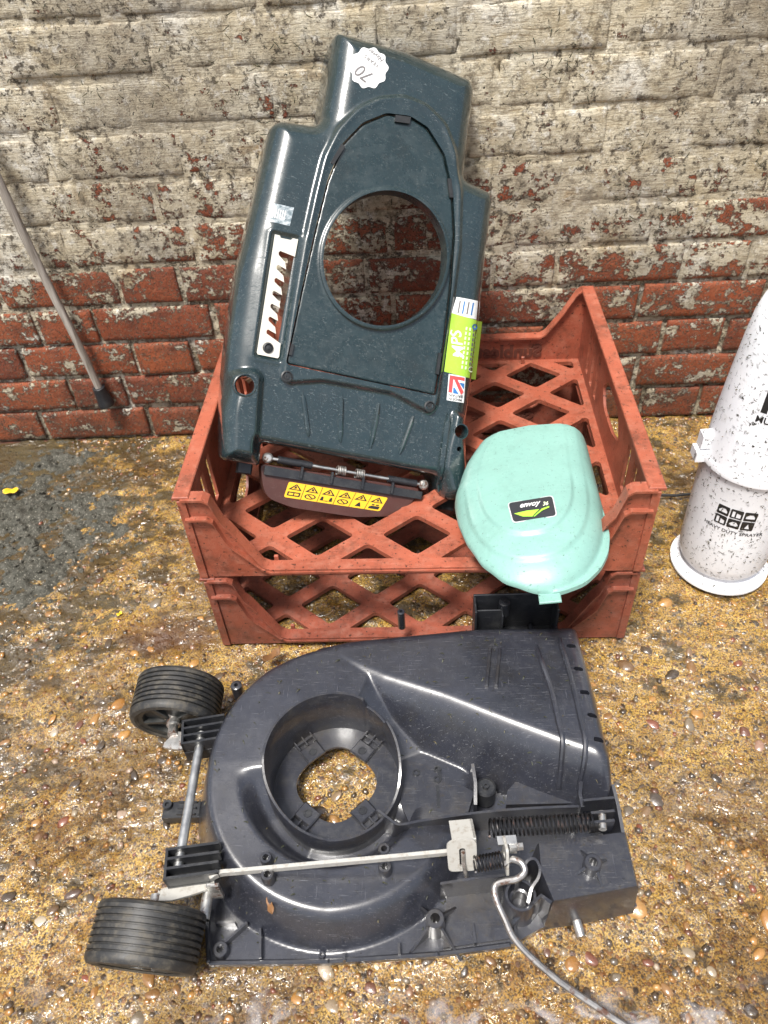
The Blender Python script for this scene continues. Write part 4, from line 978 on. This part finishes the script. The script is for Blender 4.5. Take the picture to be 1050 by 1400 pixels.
# handle mount block
zt = .072; top = [PZ(*p, zt) for p in ((735, 1152), (790, 1144), (856, 1136), (874, 1212), (810, 1224), (756, 1233), (738, 1190))]
bot = [np.array([p[0]+dx, p[1]+dy, .004]) for p, (dx, dy) in zip(top, ((-.004, .004), (0, .004), (.002, .004), (.004, -.004), (0, -.006), (-.006, -.006), (-.006, 0)))]
b = MB(); n = len(top); c0 = np.mean(top, axis=0); ins = [c0+(p-c0)*.965 for p in top]; top2 = [p-np.array([0, 0, .004]) for p in top]
b.add(ins+top2+bot, [tuple(range(n))[::-1]]+[(k*n+i, k*n+(i+1) % n, (k+1)*n+(i+1) % n, (k+1)*n+i) for k in range(2) for i in range(n)]); me = mesh('mount_block', b.V, b.F, True, 40); fixn(me); blk = obj('mount_block', me, M['deck2'], deck)
boss(811, 1178, .016, .0095, 4, blk, z=.072, rot=.4)
c0 = PZ(712, 1222, .055); b = MB(); b.lathe((c0[0], c0[1], .008), (0, 0, 1), ((.021, 0), (.019, .040), (.0175, .044), (.0145, .044), (.012, .030), (.0095, .029), (.0085, .010), (0, .010)), 28); b.build('socket', M['deck2'], blk)
wallstrip('socket_wall', catmull([PZ(*p) for p in ((703, 1208, .062), (714, 1196, .066), (720, 1178, .070), (731, 1174, .072), (738, 1186, .072), (736, 1200, .07), (727, 1214, .066), (722, 1234, .06))], 4), .012, .003, M['deck2'], blk)
wallstrip('block_skirt', [PZ(*p) for p in ((700, 1262, .03), (722, 1240, .050), (740, 1224, .066), (754, 1234, .070))], .006, .004, M['deck2'], blk)
# little floor plate between socket and flange
b = MB(); b.plate(G, [D2(*p, .018) for p in ((612, 1215), (690, 1205), (702, 1282), (606, 1296))], (), .010, .018); b.build('floor_plate', M['deck2'], deck, smooth=False)
wallstrip('shelf_wall', [PZ(*p) for p in ((602, 1208, .058), (640, 1202, .060), (690, 1196, .062))], .014, .003, M['deck2'])
# spring anchor at the right edge
for q in (((796, 1101, .075), (838, 1097, .075)), ((806, 1118, .082), (838, 1115, .082)), ((806, 1131, .080), (838, 1128, .080))):
    A, B = PZ(*q[0]), PZ(*q[1]); b = MB(); b.bar(A, B, .003, .026); b.build('anchor_plate', M['deck2'], deck, smooth=False)
wallstrip('anchor_wall', [PZ(*p) for p in ((838, 1072, .095), (845, 1100, .085), (852, 1138, .074))], .012, .004, M['deck2'])
wallstrip('anchor_wall', [PZ(*p) for p in ((795, 1068, .075), (793, 1085, .078), (797, 1103, .076))], .02, .004, M['deck2'])
A, B = PZ(823, 1110, .088), PZ(824, 1134, .088); b = MB(); b.tube([A, (A+B)/2, B], .0045, 12); b.build('anchor_pin', M['steel'], deck)
# springs
def spring(A, B, r, turns, wire, mat, name):
    A = np.asarray(A, float); B = np.asarray(B, float); ax = (B-A)/np.linalg.norm(B-A); u = np.cross(ax, (0, 0, 1.0)); u /= np.linalg.norm(u); v = np.cross(ax, u); n = turns*14
    b = MB(); b.tube([A+(B-A)*k/n+r*(math.cos(2*math.pi*turns*k/n)*u+math.sin(2*math.pi*turns*k/n)*v) for k in range(n+1)], wire, 6); return b.build(name, mat, deck)
spring(PZ(668, 1132, .086), PZ(810, 1124, .086), .0098, 24, .00135, M['spring'], 'coil_spring')
spring(PZ(648, 1182, .080), PZ(686, 1175, .080), .0085, 9, .0011, M['spring'], 'coil_spring')
# long flat lever with its cranked end
lv = [PZ(*p) for p in ((286, 1200, .082), (300, 1192, .083), (330, 1189, .083), (450, 1178, .083), (560, 1168, .083), (622, 1162, .083))]
wallstrip('lever', catmull(lv, 5), [p[2]-.009 for p in catmull(lv, 5)], .0042, M['zinc'])
b = MB(); b.plate(G, fillet([D2(*p, .060) for p in ((204, 1232), (222, 1216), (252, 1206), (276, 1204), (292, 1197), (294, 1212), (270, 1222), (235, 1232))], .004, 4), (), .058, .062); b.build('crank_plate', M['zinc'], deck)
b = MB(); A = PZ(290, 1203, .075); b.box((A[0]-.004, A[1]-.010, .046), (A[0]+.010, A[1]-.006, .083), .001); b.build('crank_tab', M['steel'], deck)
for p, z in (((212, 1234), .058), ((283, 1230), .05)):
    A = PZ(*p, z); b = MB(); b.lathe((A[0], A[1]-.022, z), (0, 1, 0), ((.0065, 0), (.0065, .03), (0, .03)), 14); b.build('stub_axle', M['steel'], deck)
# bent steel bracket with a slot
c1 = PZ(631, 1166, .084); ex = np.array([1, .08, 0]); ex /= np.linalg.norm(ex); up_ = np.array([0, .35, .94]); nn = np.cross(ex, up_); nn /= np.linalg.norm(nn); up_ = np.cross(nn, ex)
fr = (c1, ex, up_, nn); o_ = fillet([(-.016, -.024), (.017, -.026), (.017, .020), (-.004, .024), (-.017, .018)], .006, 4)
b = MB(); b.plate(fr, o_, [fillet([(-.003, -.018), (.004, -.018), (.004, .010), (-.003, .010)], .0034, 4)], 0, .003); brk = b.build('slotted_bracket', M['zinc'], deck)
b = MB(); b.frame_box(c1, ex, up_, nn, .0145, .0175, -.026, .020, -.030, .0002, .0006); b.build('bracket_side', M['zinc'], brk)
b = MB(); b.frame_box(c1, ex, up_, nn, -.010, .0175, .017, .020, -.030, 0, .0006); b.build('bracket_top', M['zinc'], brk)
b = MB(); b.tube([c1+ex*.001+up_*.008+nn*.005, c1+ex*.001-up_*.010+nn*.006, c1+ex*.003-up_*.026+nn*.005, c1+ex*.005-up_*.040+nn*.003], .0024, 8); b.build('hook', M['steel'], brk)
c2 = PZ(693, 1168, .082); b = MB(); b.plate((c2, nn, up_, -ex), fillet([(-.012, -.022), (.012, -.022), (.012, .018), (-.012, .018)], .004, 4), [circ(0, 0, .004, 14)], 0, .003); b.build('spring_bracket', M['zinc'], deck)
b = MB(); A = PZ(680, 1150, .092); B = PZ(706, 1148, .092); b.bar(A, B, .010, .003); b.build('bracket_arm', M['steel_bright'], deck)
A = PZ(698, 1158, .086); b = MB(); b.lathe(A, (1, .05, 0), ((.0, -.002), (.0075, -.002), (.0075, .006), (.0045, .007), (.0045, .014), (0, .014)), 6); b.build('bolt', M['steel'], deck, smooth=False)
# loose bent rod
rod = [PZ(*p) for p in ((688, 1182, .080), (700, 1175, .086), (713, 1180, .088), (717, 1192, .086), (706, 1202, .084), (688, 1205, .083), (677, 1211, .082), (678, 1228, .078), (690, 1256, .068), (703, 1283, .058), (730, 1312, .047), (768, 1344, .036), (815, 1376, .026), (860, 1406, .020), (930, 1450, .012))]
b = MB(); b.tube(catmull(rod, 6), .0038, 10); b.build('bent_rod', M['rod'], deck)
A = PZ(788, 1258, .012); b = MB(); b.lathe(A, (.15, -1, -.05), ((.0, -.03), (.0055, -.03), (.0055, .016), (.0048, .018), (.0, .018)), 14); b.build('bolt', M['steel'], deck)
# open box at the back of the deck
za = .110; bx0, bx1 = PZ(650, 852, za)[0], PZ(766, 850, za)[0]; by0, by1 = .690, .722
for (lo, hi) in (((bx0, by0, .03), (bx1, by1, .050)), ((bx0, by1-.003, .05), (bx1, by1, za+.014)), ((bx0, by0, .05), (bx0+.003, by1-.003, za+.012)), ((bx1-.003, by0, .05), (bx1, by1-.003, za+.012)), ((bx0+.038, by0, .05), (bx0+.0405, by1-.003, za+.002)), ((bx0+.003, by0+.012, .05), (bx0+.038, by0+.0145, za))):
    b = MB(); b.box(lo, hi, .0008); b.build('box_wall', M['black'], deck)
A = PZ(690, 822, .118); b = MB(); b.lathe((A[0], by1-.010, .09), (0, 0, 1), ((.008, 0), (.008, .026), (.006, .027), (.003, .027), (.003, .03), (0, .03)), 16); b.build('boss', M['black'], deck)
c0 = on_deck(549, 866, 0); b = MB(); b.lathe((c0[0], .716, .060), (0, 0, 1), ((.0055, 0), (.0055, .036), (.0045, .037), (.0025, .037), (.0022, .030), (0, .03)), 16); b.build('screw_boss', M['deck2'], deck)
c0 = PZ(322, 934, .06); b = MB(); b.lathe((c0[0], c0[1], .01), (0, 0, 1), ((.008, 0), (.008, .045), (.0065, .046), (.003, .046), (.0028, .03), (0, .03)), 16); b.build('screw_boss', M['deck2'], deck)
# axle, its holders and the small latch
A, B = PZ(273, 1018, .075), PZ(247, 1166, .075); b = MB(); b.tube([A+(A-B)*.12, (A+B)/2, B-(A-B)*.12], .0058, 16); b.build('axle', M['steel_bright'], deck)
def holder(c, ang, L, Wd, name='axle_holder'):
    c = np.asarray(c, float); U = np.array([math.cos(ang), math.sin(ang), 0]); Vv = np.array([-U[1], U[0], 0]); Z = np.array([0, 0, 1.0])
    b = MB(); b.frame_box(c, U, Vv, Z, -L/2, L/2, -Wd/2, Wd/2, -.034, -.010, .002); o = b.build(name, M['black'], deck)
    for k in range(4):
        y = -Wd/2+.0015+(Wd-.003)*k/3; b = MB(); b.frame_box(c, U, Vv, Z, -L/2, L/2+.014, y-.0015, y+.0015, -.0105, .010); b.build('holder_rib', M['black'], o, smooth=False)
    b = MB(); b.frame_box(c, U, Vv, Z, -L/2, -L/2+.003, -Wd/2, Wd/2, -.0105, .0095); b.build('holder_rib', M['black'], o, smooth=False)
holder(PZ(272, 1003, .078), R(9), .042, .036); holder(PZ(256, 1182, .078), R(7), .048, .036)
c0 = PZ(244, 1107, .02); b = MB(); b.box((c0[0]-.020, c0[1]-.011, .004), (c0[0]+.03, c0[1]+.011, .022), .002); lt = b.build('latch', M['black'], deck)
b = MB(); b.lathe((c0[0]-.014, c0[1]+.004, .022), (0, 0, 1), ((.0065, 0), (.006, .006), (.003, .006), (.002, .003), (0, .003)), 16); b.build('boss', M['black'], lt)
for k in range(3): b = MB(); b.box((c0[0], c0[1]-.009+k*.008, .022), (c0[0]+.024, c0[1]-.007+k*.008, .026)); b.build('rib', M['black'], lt, smooth=False)
# wheels
def wheel(c, ax, rad, wd):
    """c = centre of the face turned to the camera, ax points away from it"""
    c = np.asarray(c, float); ax = np.asarray(ax, float); ax /= np.linalg.norm(ax)
    w_ = bpy.data.objects.new('wheel', None); COL.objects.link(w_); w_.parent = deck; w_.location = Vector(c)-off(deck)
    prof = [(rad*.80, .002), (rad*.86, 0), (rad*.95, .001), (rad*.985, .004)]
    y = .0065; k = 0
    while y < wd-.0075:
        prof += [(rad, y), (rad, y+.0040), (rad-.0036, y+.0043), (rad-.0036, y+.0062), ]; y += .0066
    prof += [(rad, wd-.005), (rad*.98, wd-.002), (rad*.9, wd), (rad*.7, wd-.002)]
    b = MB(); b.lathe(c, ax, prof, 72); b.build('tyre', M['rubber'], w_)
    b = MB(); b.lathe(c, ax, ((0, .001), (rad*.20, .001), (rad*.22, .006), (rad*.40, .009), (rad*.66, .011), (rad*.70, .004), (rad*.81, .0025)), 48); b.build('hub', M['hub'], w_)
    a0 = np.cross(ax, (0, 0, 1.0)); a0 /= np.linalg.norm(a0); a1 = np.cross(ax, a0)
    for k in range(5):
        t = 2*math.pi*k/5+.5; U = math.cos(t)*a0+math.sin(t)*a1; Vv = np.cross(ax, U); b = MB(); b.frame_box(c, U, Vv, ax, rad*.2, rad*.72, -.004, .004, .0035, .012, .001); b.build('spoke', M['hub'], w_)
    b = MB(); b.lathe(c+ax*wd, -ax, ((0, .001), (rad*.7, .001), (rad*.72, .004)), 40); b.build('hub_back', M['hub'], w_)
    return w_
wheel((-.313, .262, .0575), (.10, 1, .20), .0600, .062)
wheel((-.338, .560, .0585), (.04, 1, .16), .0600, .062)
A = np.array([-.336, .566, .066]); b = MB(); b.lathe(A, (.15, -1, .1), ((.0125, -.002), (.0125, .002), (.0075, .003), (.0075, .006), (.009, .0062), (.009, .012), (.0065, .013), (.0065, .028), (0, .028)), 20); b.build('stub_axle', M['steel'], deck)
b = MB(); b.plate(G, fillet([(-.344, .522), (-.318, .517), (-.300, .528), (-.302, .540), (-.330, .545)], .006, 4), (), .064, .068); b.build('crank_plate', M['steel'], deck)
# dry paint rubbed on the tyre tread
# ================================================================== SPRAYER
SC = np.array([.502, .880, 0]); spr = thing('pressure_sprayer', tuple(SC), 'white plastic garden pressure sprayer spattered with grass beside the crate', 'sprayer')
zax = np.array([0, 0, 1.0])
b = MB(); b.lathe(SC, zax, ((0, .002), (.070, .002), (.0765, .006), (.0765, .010), (.070, .0125), (.060, .017), (.056, .026)), 64); b.build('base', M['sprayer'], spr)
low_p = ((.054, .020), (.060, .023), (.066, .032), (.069, .05), (.070, .10), (.0715, .17), (.0725, .228), (.0735, .232))
b = MB(); b.lathe(SC, zax, low_p, 72); b.build('lower_tank', M['sprayer'], spr)
b = MB(); b.lathe(SC, zax, ((.0725, .229), (.0770, .231), (.0775, .236), (.0765, .241), (.0725, .243)), 72); b.build('collar', M['sprayer'], spr)
up_p = ((.0745, .240), (.0735, .25), (.0715, .30), (.068, .36), (.0635, .42), (.0600, .455), (.054, .478), (.042, .492), (.02, .499), (0, .500))
b = MB(); b.lathe(SC, zax, up_p, 72); b.build('upper_body', M['sprayer'], spr)
A = SC+np.array([-.078, .004, .236]); b = MB(); b.box(A-np.array([.012, .012, .010]), A+np.array([.010, .012, .012]), .003); cl = b.build('collar_clip', M['sprayer'], spr)
b = MB(); b.box(A+np.array([-.008, -.009, .012]), A+np.array([.010, .009, .040]), .003); b.build('clip_tongue', M['sprayer'], cl)
def rad_at(prof, z):
    return float(np.interp(z, [p[1] for p in prof], [p[0] for p in prof]))
def on_spr(px, py, prof, lift):
    # ray against the body of revolution
    d = ray(px, py); t = .9
    lo = None
    for t in np.linspace(.5, 1.6, 900):
        p = CAM+d*t
        if math.hypot(p[0]-SC[0], p[1]-SC[1]) < rad_at(prof, p[2]): lo = t; break
    if lo is None: return None
    a, c = lo-.0013, lo
    for _ in range(14):
        m_ = (a+c)/2; p = CAM+d*m_
        if math.hypot(p[0]-SC[0], p[1]-SC[1]) < rad_at(prof, p[2]): c = m_
        else: a = m_
    p = CAM+d*c; q = p-SC; q[2] = 0; return p+q/np.linalg.norm(q)*lift
def spr_local(az, z, prof, lift): return SC+np.array([math.cos(az)*(rad_at(prof, z)+lift), math.sin(az)*(rad_at(prof, z)+lift), z])
pc = on_spr(1005, 710, low_p, 0); az0 = math.atan2(pc[1]-SC[1], pc[0]-SC[0]); z0 = pc[2]
ok = low_p[2:-1]
def spr_poly(pts, mat, prof, azc, zc, lift, name, holes=()):
    b = MB(); loops = [pts]+list(holes); tr = tessellate_polygon([[Vector((p[0], p[1], 0)) for p in l] for l in loops]); fl_ = [p for l in loops for p in l]
    me = mesh(name, [spr_local(azc+p[0]/.071, zc+p[1], prof, lift) for p in fl_], tr, False); return obj(name, me, M[mat], spr)
def spr_text(txt, size, prof, azc, zc, x, y, mat='ink', bold=0, arc=0, sx=1.0):
    tv, tf = text2d(txt, size, 0, bold*size); me = mesh('lettering', [spr_local(azc+(x+a*sx)/.071, zc+y+c-arc*((x+a*sx)/.05)**2*-.01, prof, .0006) for a, c in tv], tf, False); return obj('lettering', me, M[mat], spr)
for j in range(2):
    for i in range(3):
        cx, cy = (-.019+i*.019), (.0095-j*.019); s = .0086
        ico = [[(cx-.006, cy-.004), (cx+.006, cy-.004), (cx+.006, cy), (cx+.003, cy+.004), (cx-.002, cy+.004), (cx-.006, cy)]] if (i+j) % 2 == 0 else [[(cx-.006, cy-.006), (cx-.002, cy-.006), (cx-.002, cy+.005), (cx-.006, cy+.005)], [(cx, cy-.006), (cx+.006, cy-.006), (cx+.006, cy+.001), (cx, cy+.003)]]
        if (i, j) == (2, 1): ico = [[(cx-.0035, cy-.005), (cx+.0035, cy-.005), (cx, cy+.005)]]
        spr_poly(fillet([(cx-s, cy-s), (cx+s, cy-s), (cx+s, cy+s), (cx-s, cy+s)], .0018, 3), 'ink', low_p, az0, z0, .0005, 'pictogram', ico)
spr_text('HEAVY DUTY SPRAYER', .0085, low_p, az0, z0, .002, -.0275, 'ink', .01, .15)
pu = on_spr(1040, 575, up_p, 0); azu = math.atan2(pu[1]-SC[1], pu[0]-SC[0]); zu = pu[2]
spr_text('MULTI', .0135, up_p, azu, zu, .012, .001, 'ink', .02)
spr_poly([(-.004, .012), (.0045, .012), (.0045, .048), (-.004, .048)], 'ink', up_p, azu, zu, .0006, 'letter_stroke'); spr_poly([(.0045, .0345), (.022, .052), (.022, .06), (.0045, .043)], 'ink', up_p, azu, zu, .0006, 'letter_stroke')
# ================================================================== STICK, GRIT, CABLE, LEAVES
ft = PY(146, 553, WY-.018); tp = PY(-60, 128, WY-.030)
stk = thing('walking_stick', tuple(ft), 'weathered grey stick with black rubber foot propped against the brick wall', 'stick')
dv = (tp-ft)/np.linalg.norm(tp-ft)
b = MB(); b.tube([ft+dv*.02+(tp-ft)*t+np.array([.0015*math.sin(9*t), 0, 0]) for t in np.linspace(0, 1, 14)], np.linspace(.0072, .0078, 14), 14); b.build('shaft', M['wood'], stk)
b = MB(); b.lathe(ft, dv, ((0, 0), (.0155, 0), (.0165, .003), (.0145, .012), (.0125, .034), (.0120, .042), (.0105, .043), (.0075, .043)), 24); b.build('rubber_foot', M['black'], stk)
# heap of grit at the left
hx, hy = -.66, 1.06
def heap_in(x, y): return (np.hypot((x+.74)/.17, (y-1.04)/.24)+.55*vnoise(x, y, 9, 31)+.35*vnoise(x, y, 30, 32)+.2*vnoise(x, y, 80, 36)-1)*.1
def heap_h(x, y):
    d = np.clip(-heap_in(x, y)/.1, 0, 1); return ground_z(x, y)-.0025+.014*d**.9+sstep(d*3)*(.012*vnoise(x, y, 24, 33)+.012*vnoise(x, y, 60, 34)+.010*vnoise(x, y, 150, 35))
V, F = hfield(G, -.98, -.48, .76, 1.286, .0042, heap_in, heap_h)
n0 = len(V); pr = [(np.array([v.co[:] for v in p.vertices]), [tuple(q.vertices) for q in p.polygons]) for p in SP]
for i in range(900):
    x = rng.normal()*.10-.70; y = rng.normal()*.14+1.02; k_ = float(heap_in(np.array(x), np.array(y)))
    if k_ > .09 or y > 1.27: continue
    z = float(heap_h(np.array(x), np.array(y))) if k_ < 0 else float(ground_z(x, y)); s_ = .0012+.004*rng.random()**2
    pv, pf = pr[i % len(pr)]; k0 = len(V); V.extend((pv*np.array([s_*1.3, s_, s_*.7]))@rz(rng.uniform(0, 6)).T+np.array([x, y, z])); F.extend([tuple(q+k0 for q in f) for f in pf])
grit = obj('grit_heap', mesh('grit_heap', V, F, True, 40), M['soil']); tag(grit, 'low heap of dark grey grit on the concrete by the wall', 'grit', kind='stuff')
def leaf(name, loc, L, Wd, rot, curl, mat, label, cat):
    P = []; F = []; n = 9
    for i in range(n):
        t = i/(n-1); hw_ = Wd*math.sin(math.pi*min(1, t*.92+.06))**.8*(1+.25*math.sin(9*t))
        for s in (-1, 0, 1): P.append((L*(t-.5), s*hw_*.5, curl*(abs(s)*.55+1.2*(t-.5)**2)*L+.0012*math.sin(7*t+s)))
    for i in range(n-1):
        for k in range(2): F.append((3*i+k, 3*i+k+1, 3*i+k+4, 3*i+k+3))
    me = mesh(name, P, F); o = obj(name, me, M[mat]); o.location = loc; o.rotation_euler = rot
    md = o.modifiers.new('thick', 'SOLIDIFY'); md.thickness = .0007
    return tag(o, label, cat)
c0 = on_deck(373, 903, .004); leaf('dry_leaf', tuple(c0), .034, .018, (R(-10), R(12), R(50)), .35, 'leaf', 'curled dry brown leaf on the rounded edge of the mower deck', 'leaf')
c0 = on_deck(370, 1240, .002); leaf('dry_leaf', tuple(c0), .020, .008, (0, 0, R(110)), .3, 'leaf', 'small brown leaf scrap on the fan housing below the lever', 'leaf')
c0 = PZ(10, 662, .03); c0[2] = float(heap_h(np.array(c0[0]), np.array(c0[1])))+.004; leaf('yellow_petal', tuple(c0), .030, .018, (0, 0, .2), .25, 'leaf_y', 'bright yellow scrap lying on the grey grit', 'scrap')
c0 = PZ(163, 838, 0); c0[2] = float(ground_z(c0[0], c0[1]))+.003; leaf('yellow_petal', tuple(c0), .010, .008, (0, 0, .9), .2, 'leaf_y', 'tiny yellow petal on the concrete beside the rusty stain', 'petal')
A, B = PZ(895, 678, .006), PZ(948, 676, .006); pts = [A+(B-A)*t+np.array([0, .0015*math.sin(9*t), 0]) for t in np.linspace(-.9, 1.8, 14)]
b = MB(); b.tube(pts, .0028, 8); cb = b.build('cable', M['cable']); tag(cb, 'thin black cable on the concrete between crate and sprayer', 'cable')
# loose grass cuttings stuck to wall, crates, sprayer and ground
V = []; F = []
def blade(p, n, L, wd):
    n = np.asarray(n, float)/np.linalg.norm(n); a = rng.normal(size=3); a -= n*(a@n); a /= np.linalg.norm(a); s = np.cross(n, a); k = len(V)
    V.extend([p-a*L/2-s*wd/2+n*.0006, p-a*L/2+s*wd/2+n*.0006, p+s*wd/2+n*.0022, p-s*wd/2+n*.0022, p+a*L/2+s*wd*.2+n*.0008, p+a*L/2-s*wd*.2+n*.0008]); F.extend([(k, k+1, k+2, k+3), (k+3, k+2, k+4, k+5)])
cl_ = [(rng.uniform(-.65, .65), rng.uniform(.3, .85)) for _ in range(26)]
for i in range(620):
    if rng.random() < .85: c = cl_[int(rng.integers(26))]; x, z = c[0]+rng.normal()*.03, c[1]+rng.normal()*.025
    else: x, z = rng.uniform(-.7, .7), rng.uniform(.2, .9)
    blade(np.array([x, WY-.0025, z]), (0, -1, 0), rng.uniform(.003, .013), rng.uniform(.0006, .0016))
for i in range(420):
    az = rng.uniform(R(150), R(330)); z = rng.uniform(.04, .47); prof = low_p if z < .23 else up_p
    blade(spr_local(az, z, prof, .0002), (math.cos(az), math.sin(az), 0), rng.uniform(.0012, .006), rng.uniform(.0005, .0014))
for i in range(60):
    a = rng.uniform(0, 6.28); r_ = rng.uniform(.062, .075); blade(SC+np.array([r_*math.cos(a), r_*math.sin(a), .0135]), (0, 0, 1), rng.uniform(.003, .009), .001)
for i in range(330):
    x, y = rng.uniform(-.29, .24), rng.uniform(.28, .70)
    if sd_d(np.array([x]), np.array([y]))[0] > -.012 or math.hypot(x-DC[0], y-DC[1]) < DR+.005: continue
    blade(np.array([x, y, float(deck_h(np.array(x), np.array(y)))]), (0, 0, 1), rng.uniform(.002, .008), rng.uniform(.0005, .0015))
o = obj('grass_cuttings', mesh('grass_cuttings', V, F, False), M['grass']); tag(o, 'tiny dark grass cuttings stuck to the wall, sprayer and mower deck', 'grass cuttings', kind='stuff')
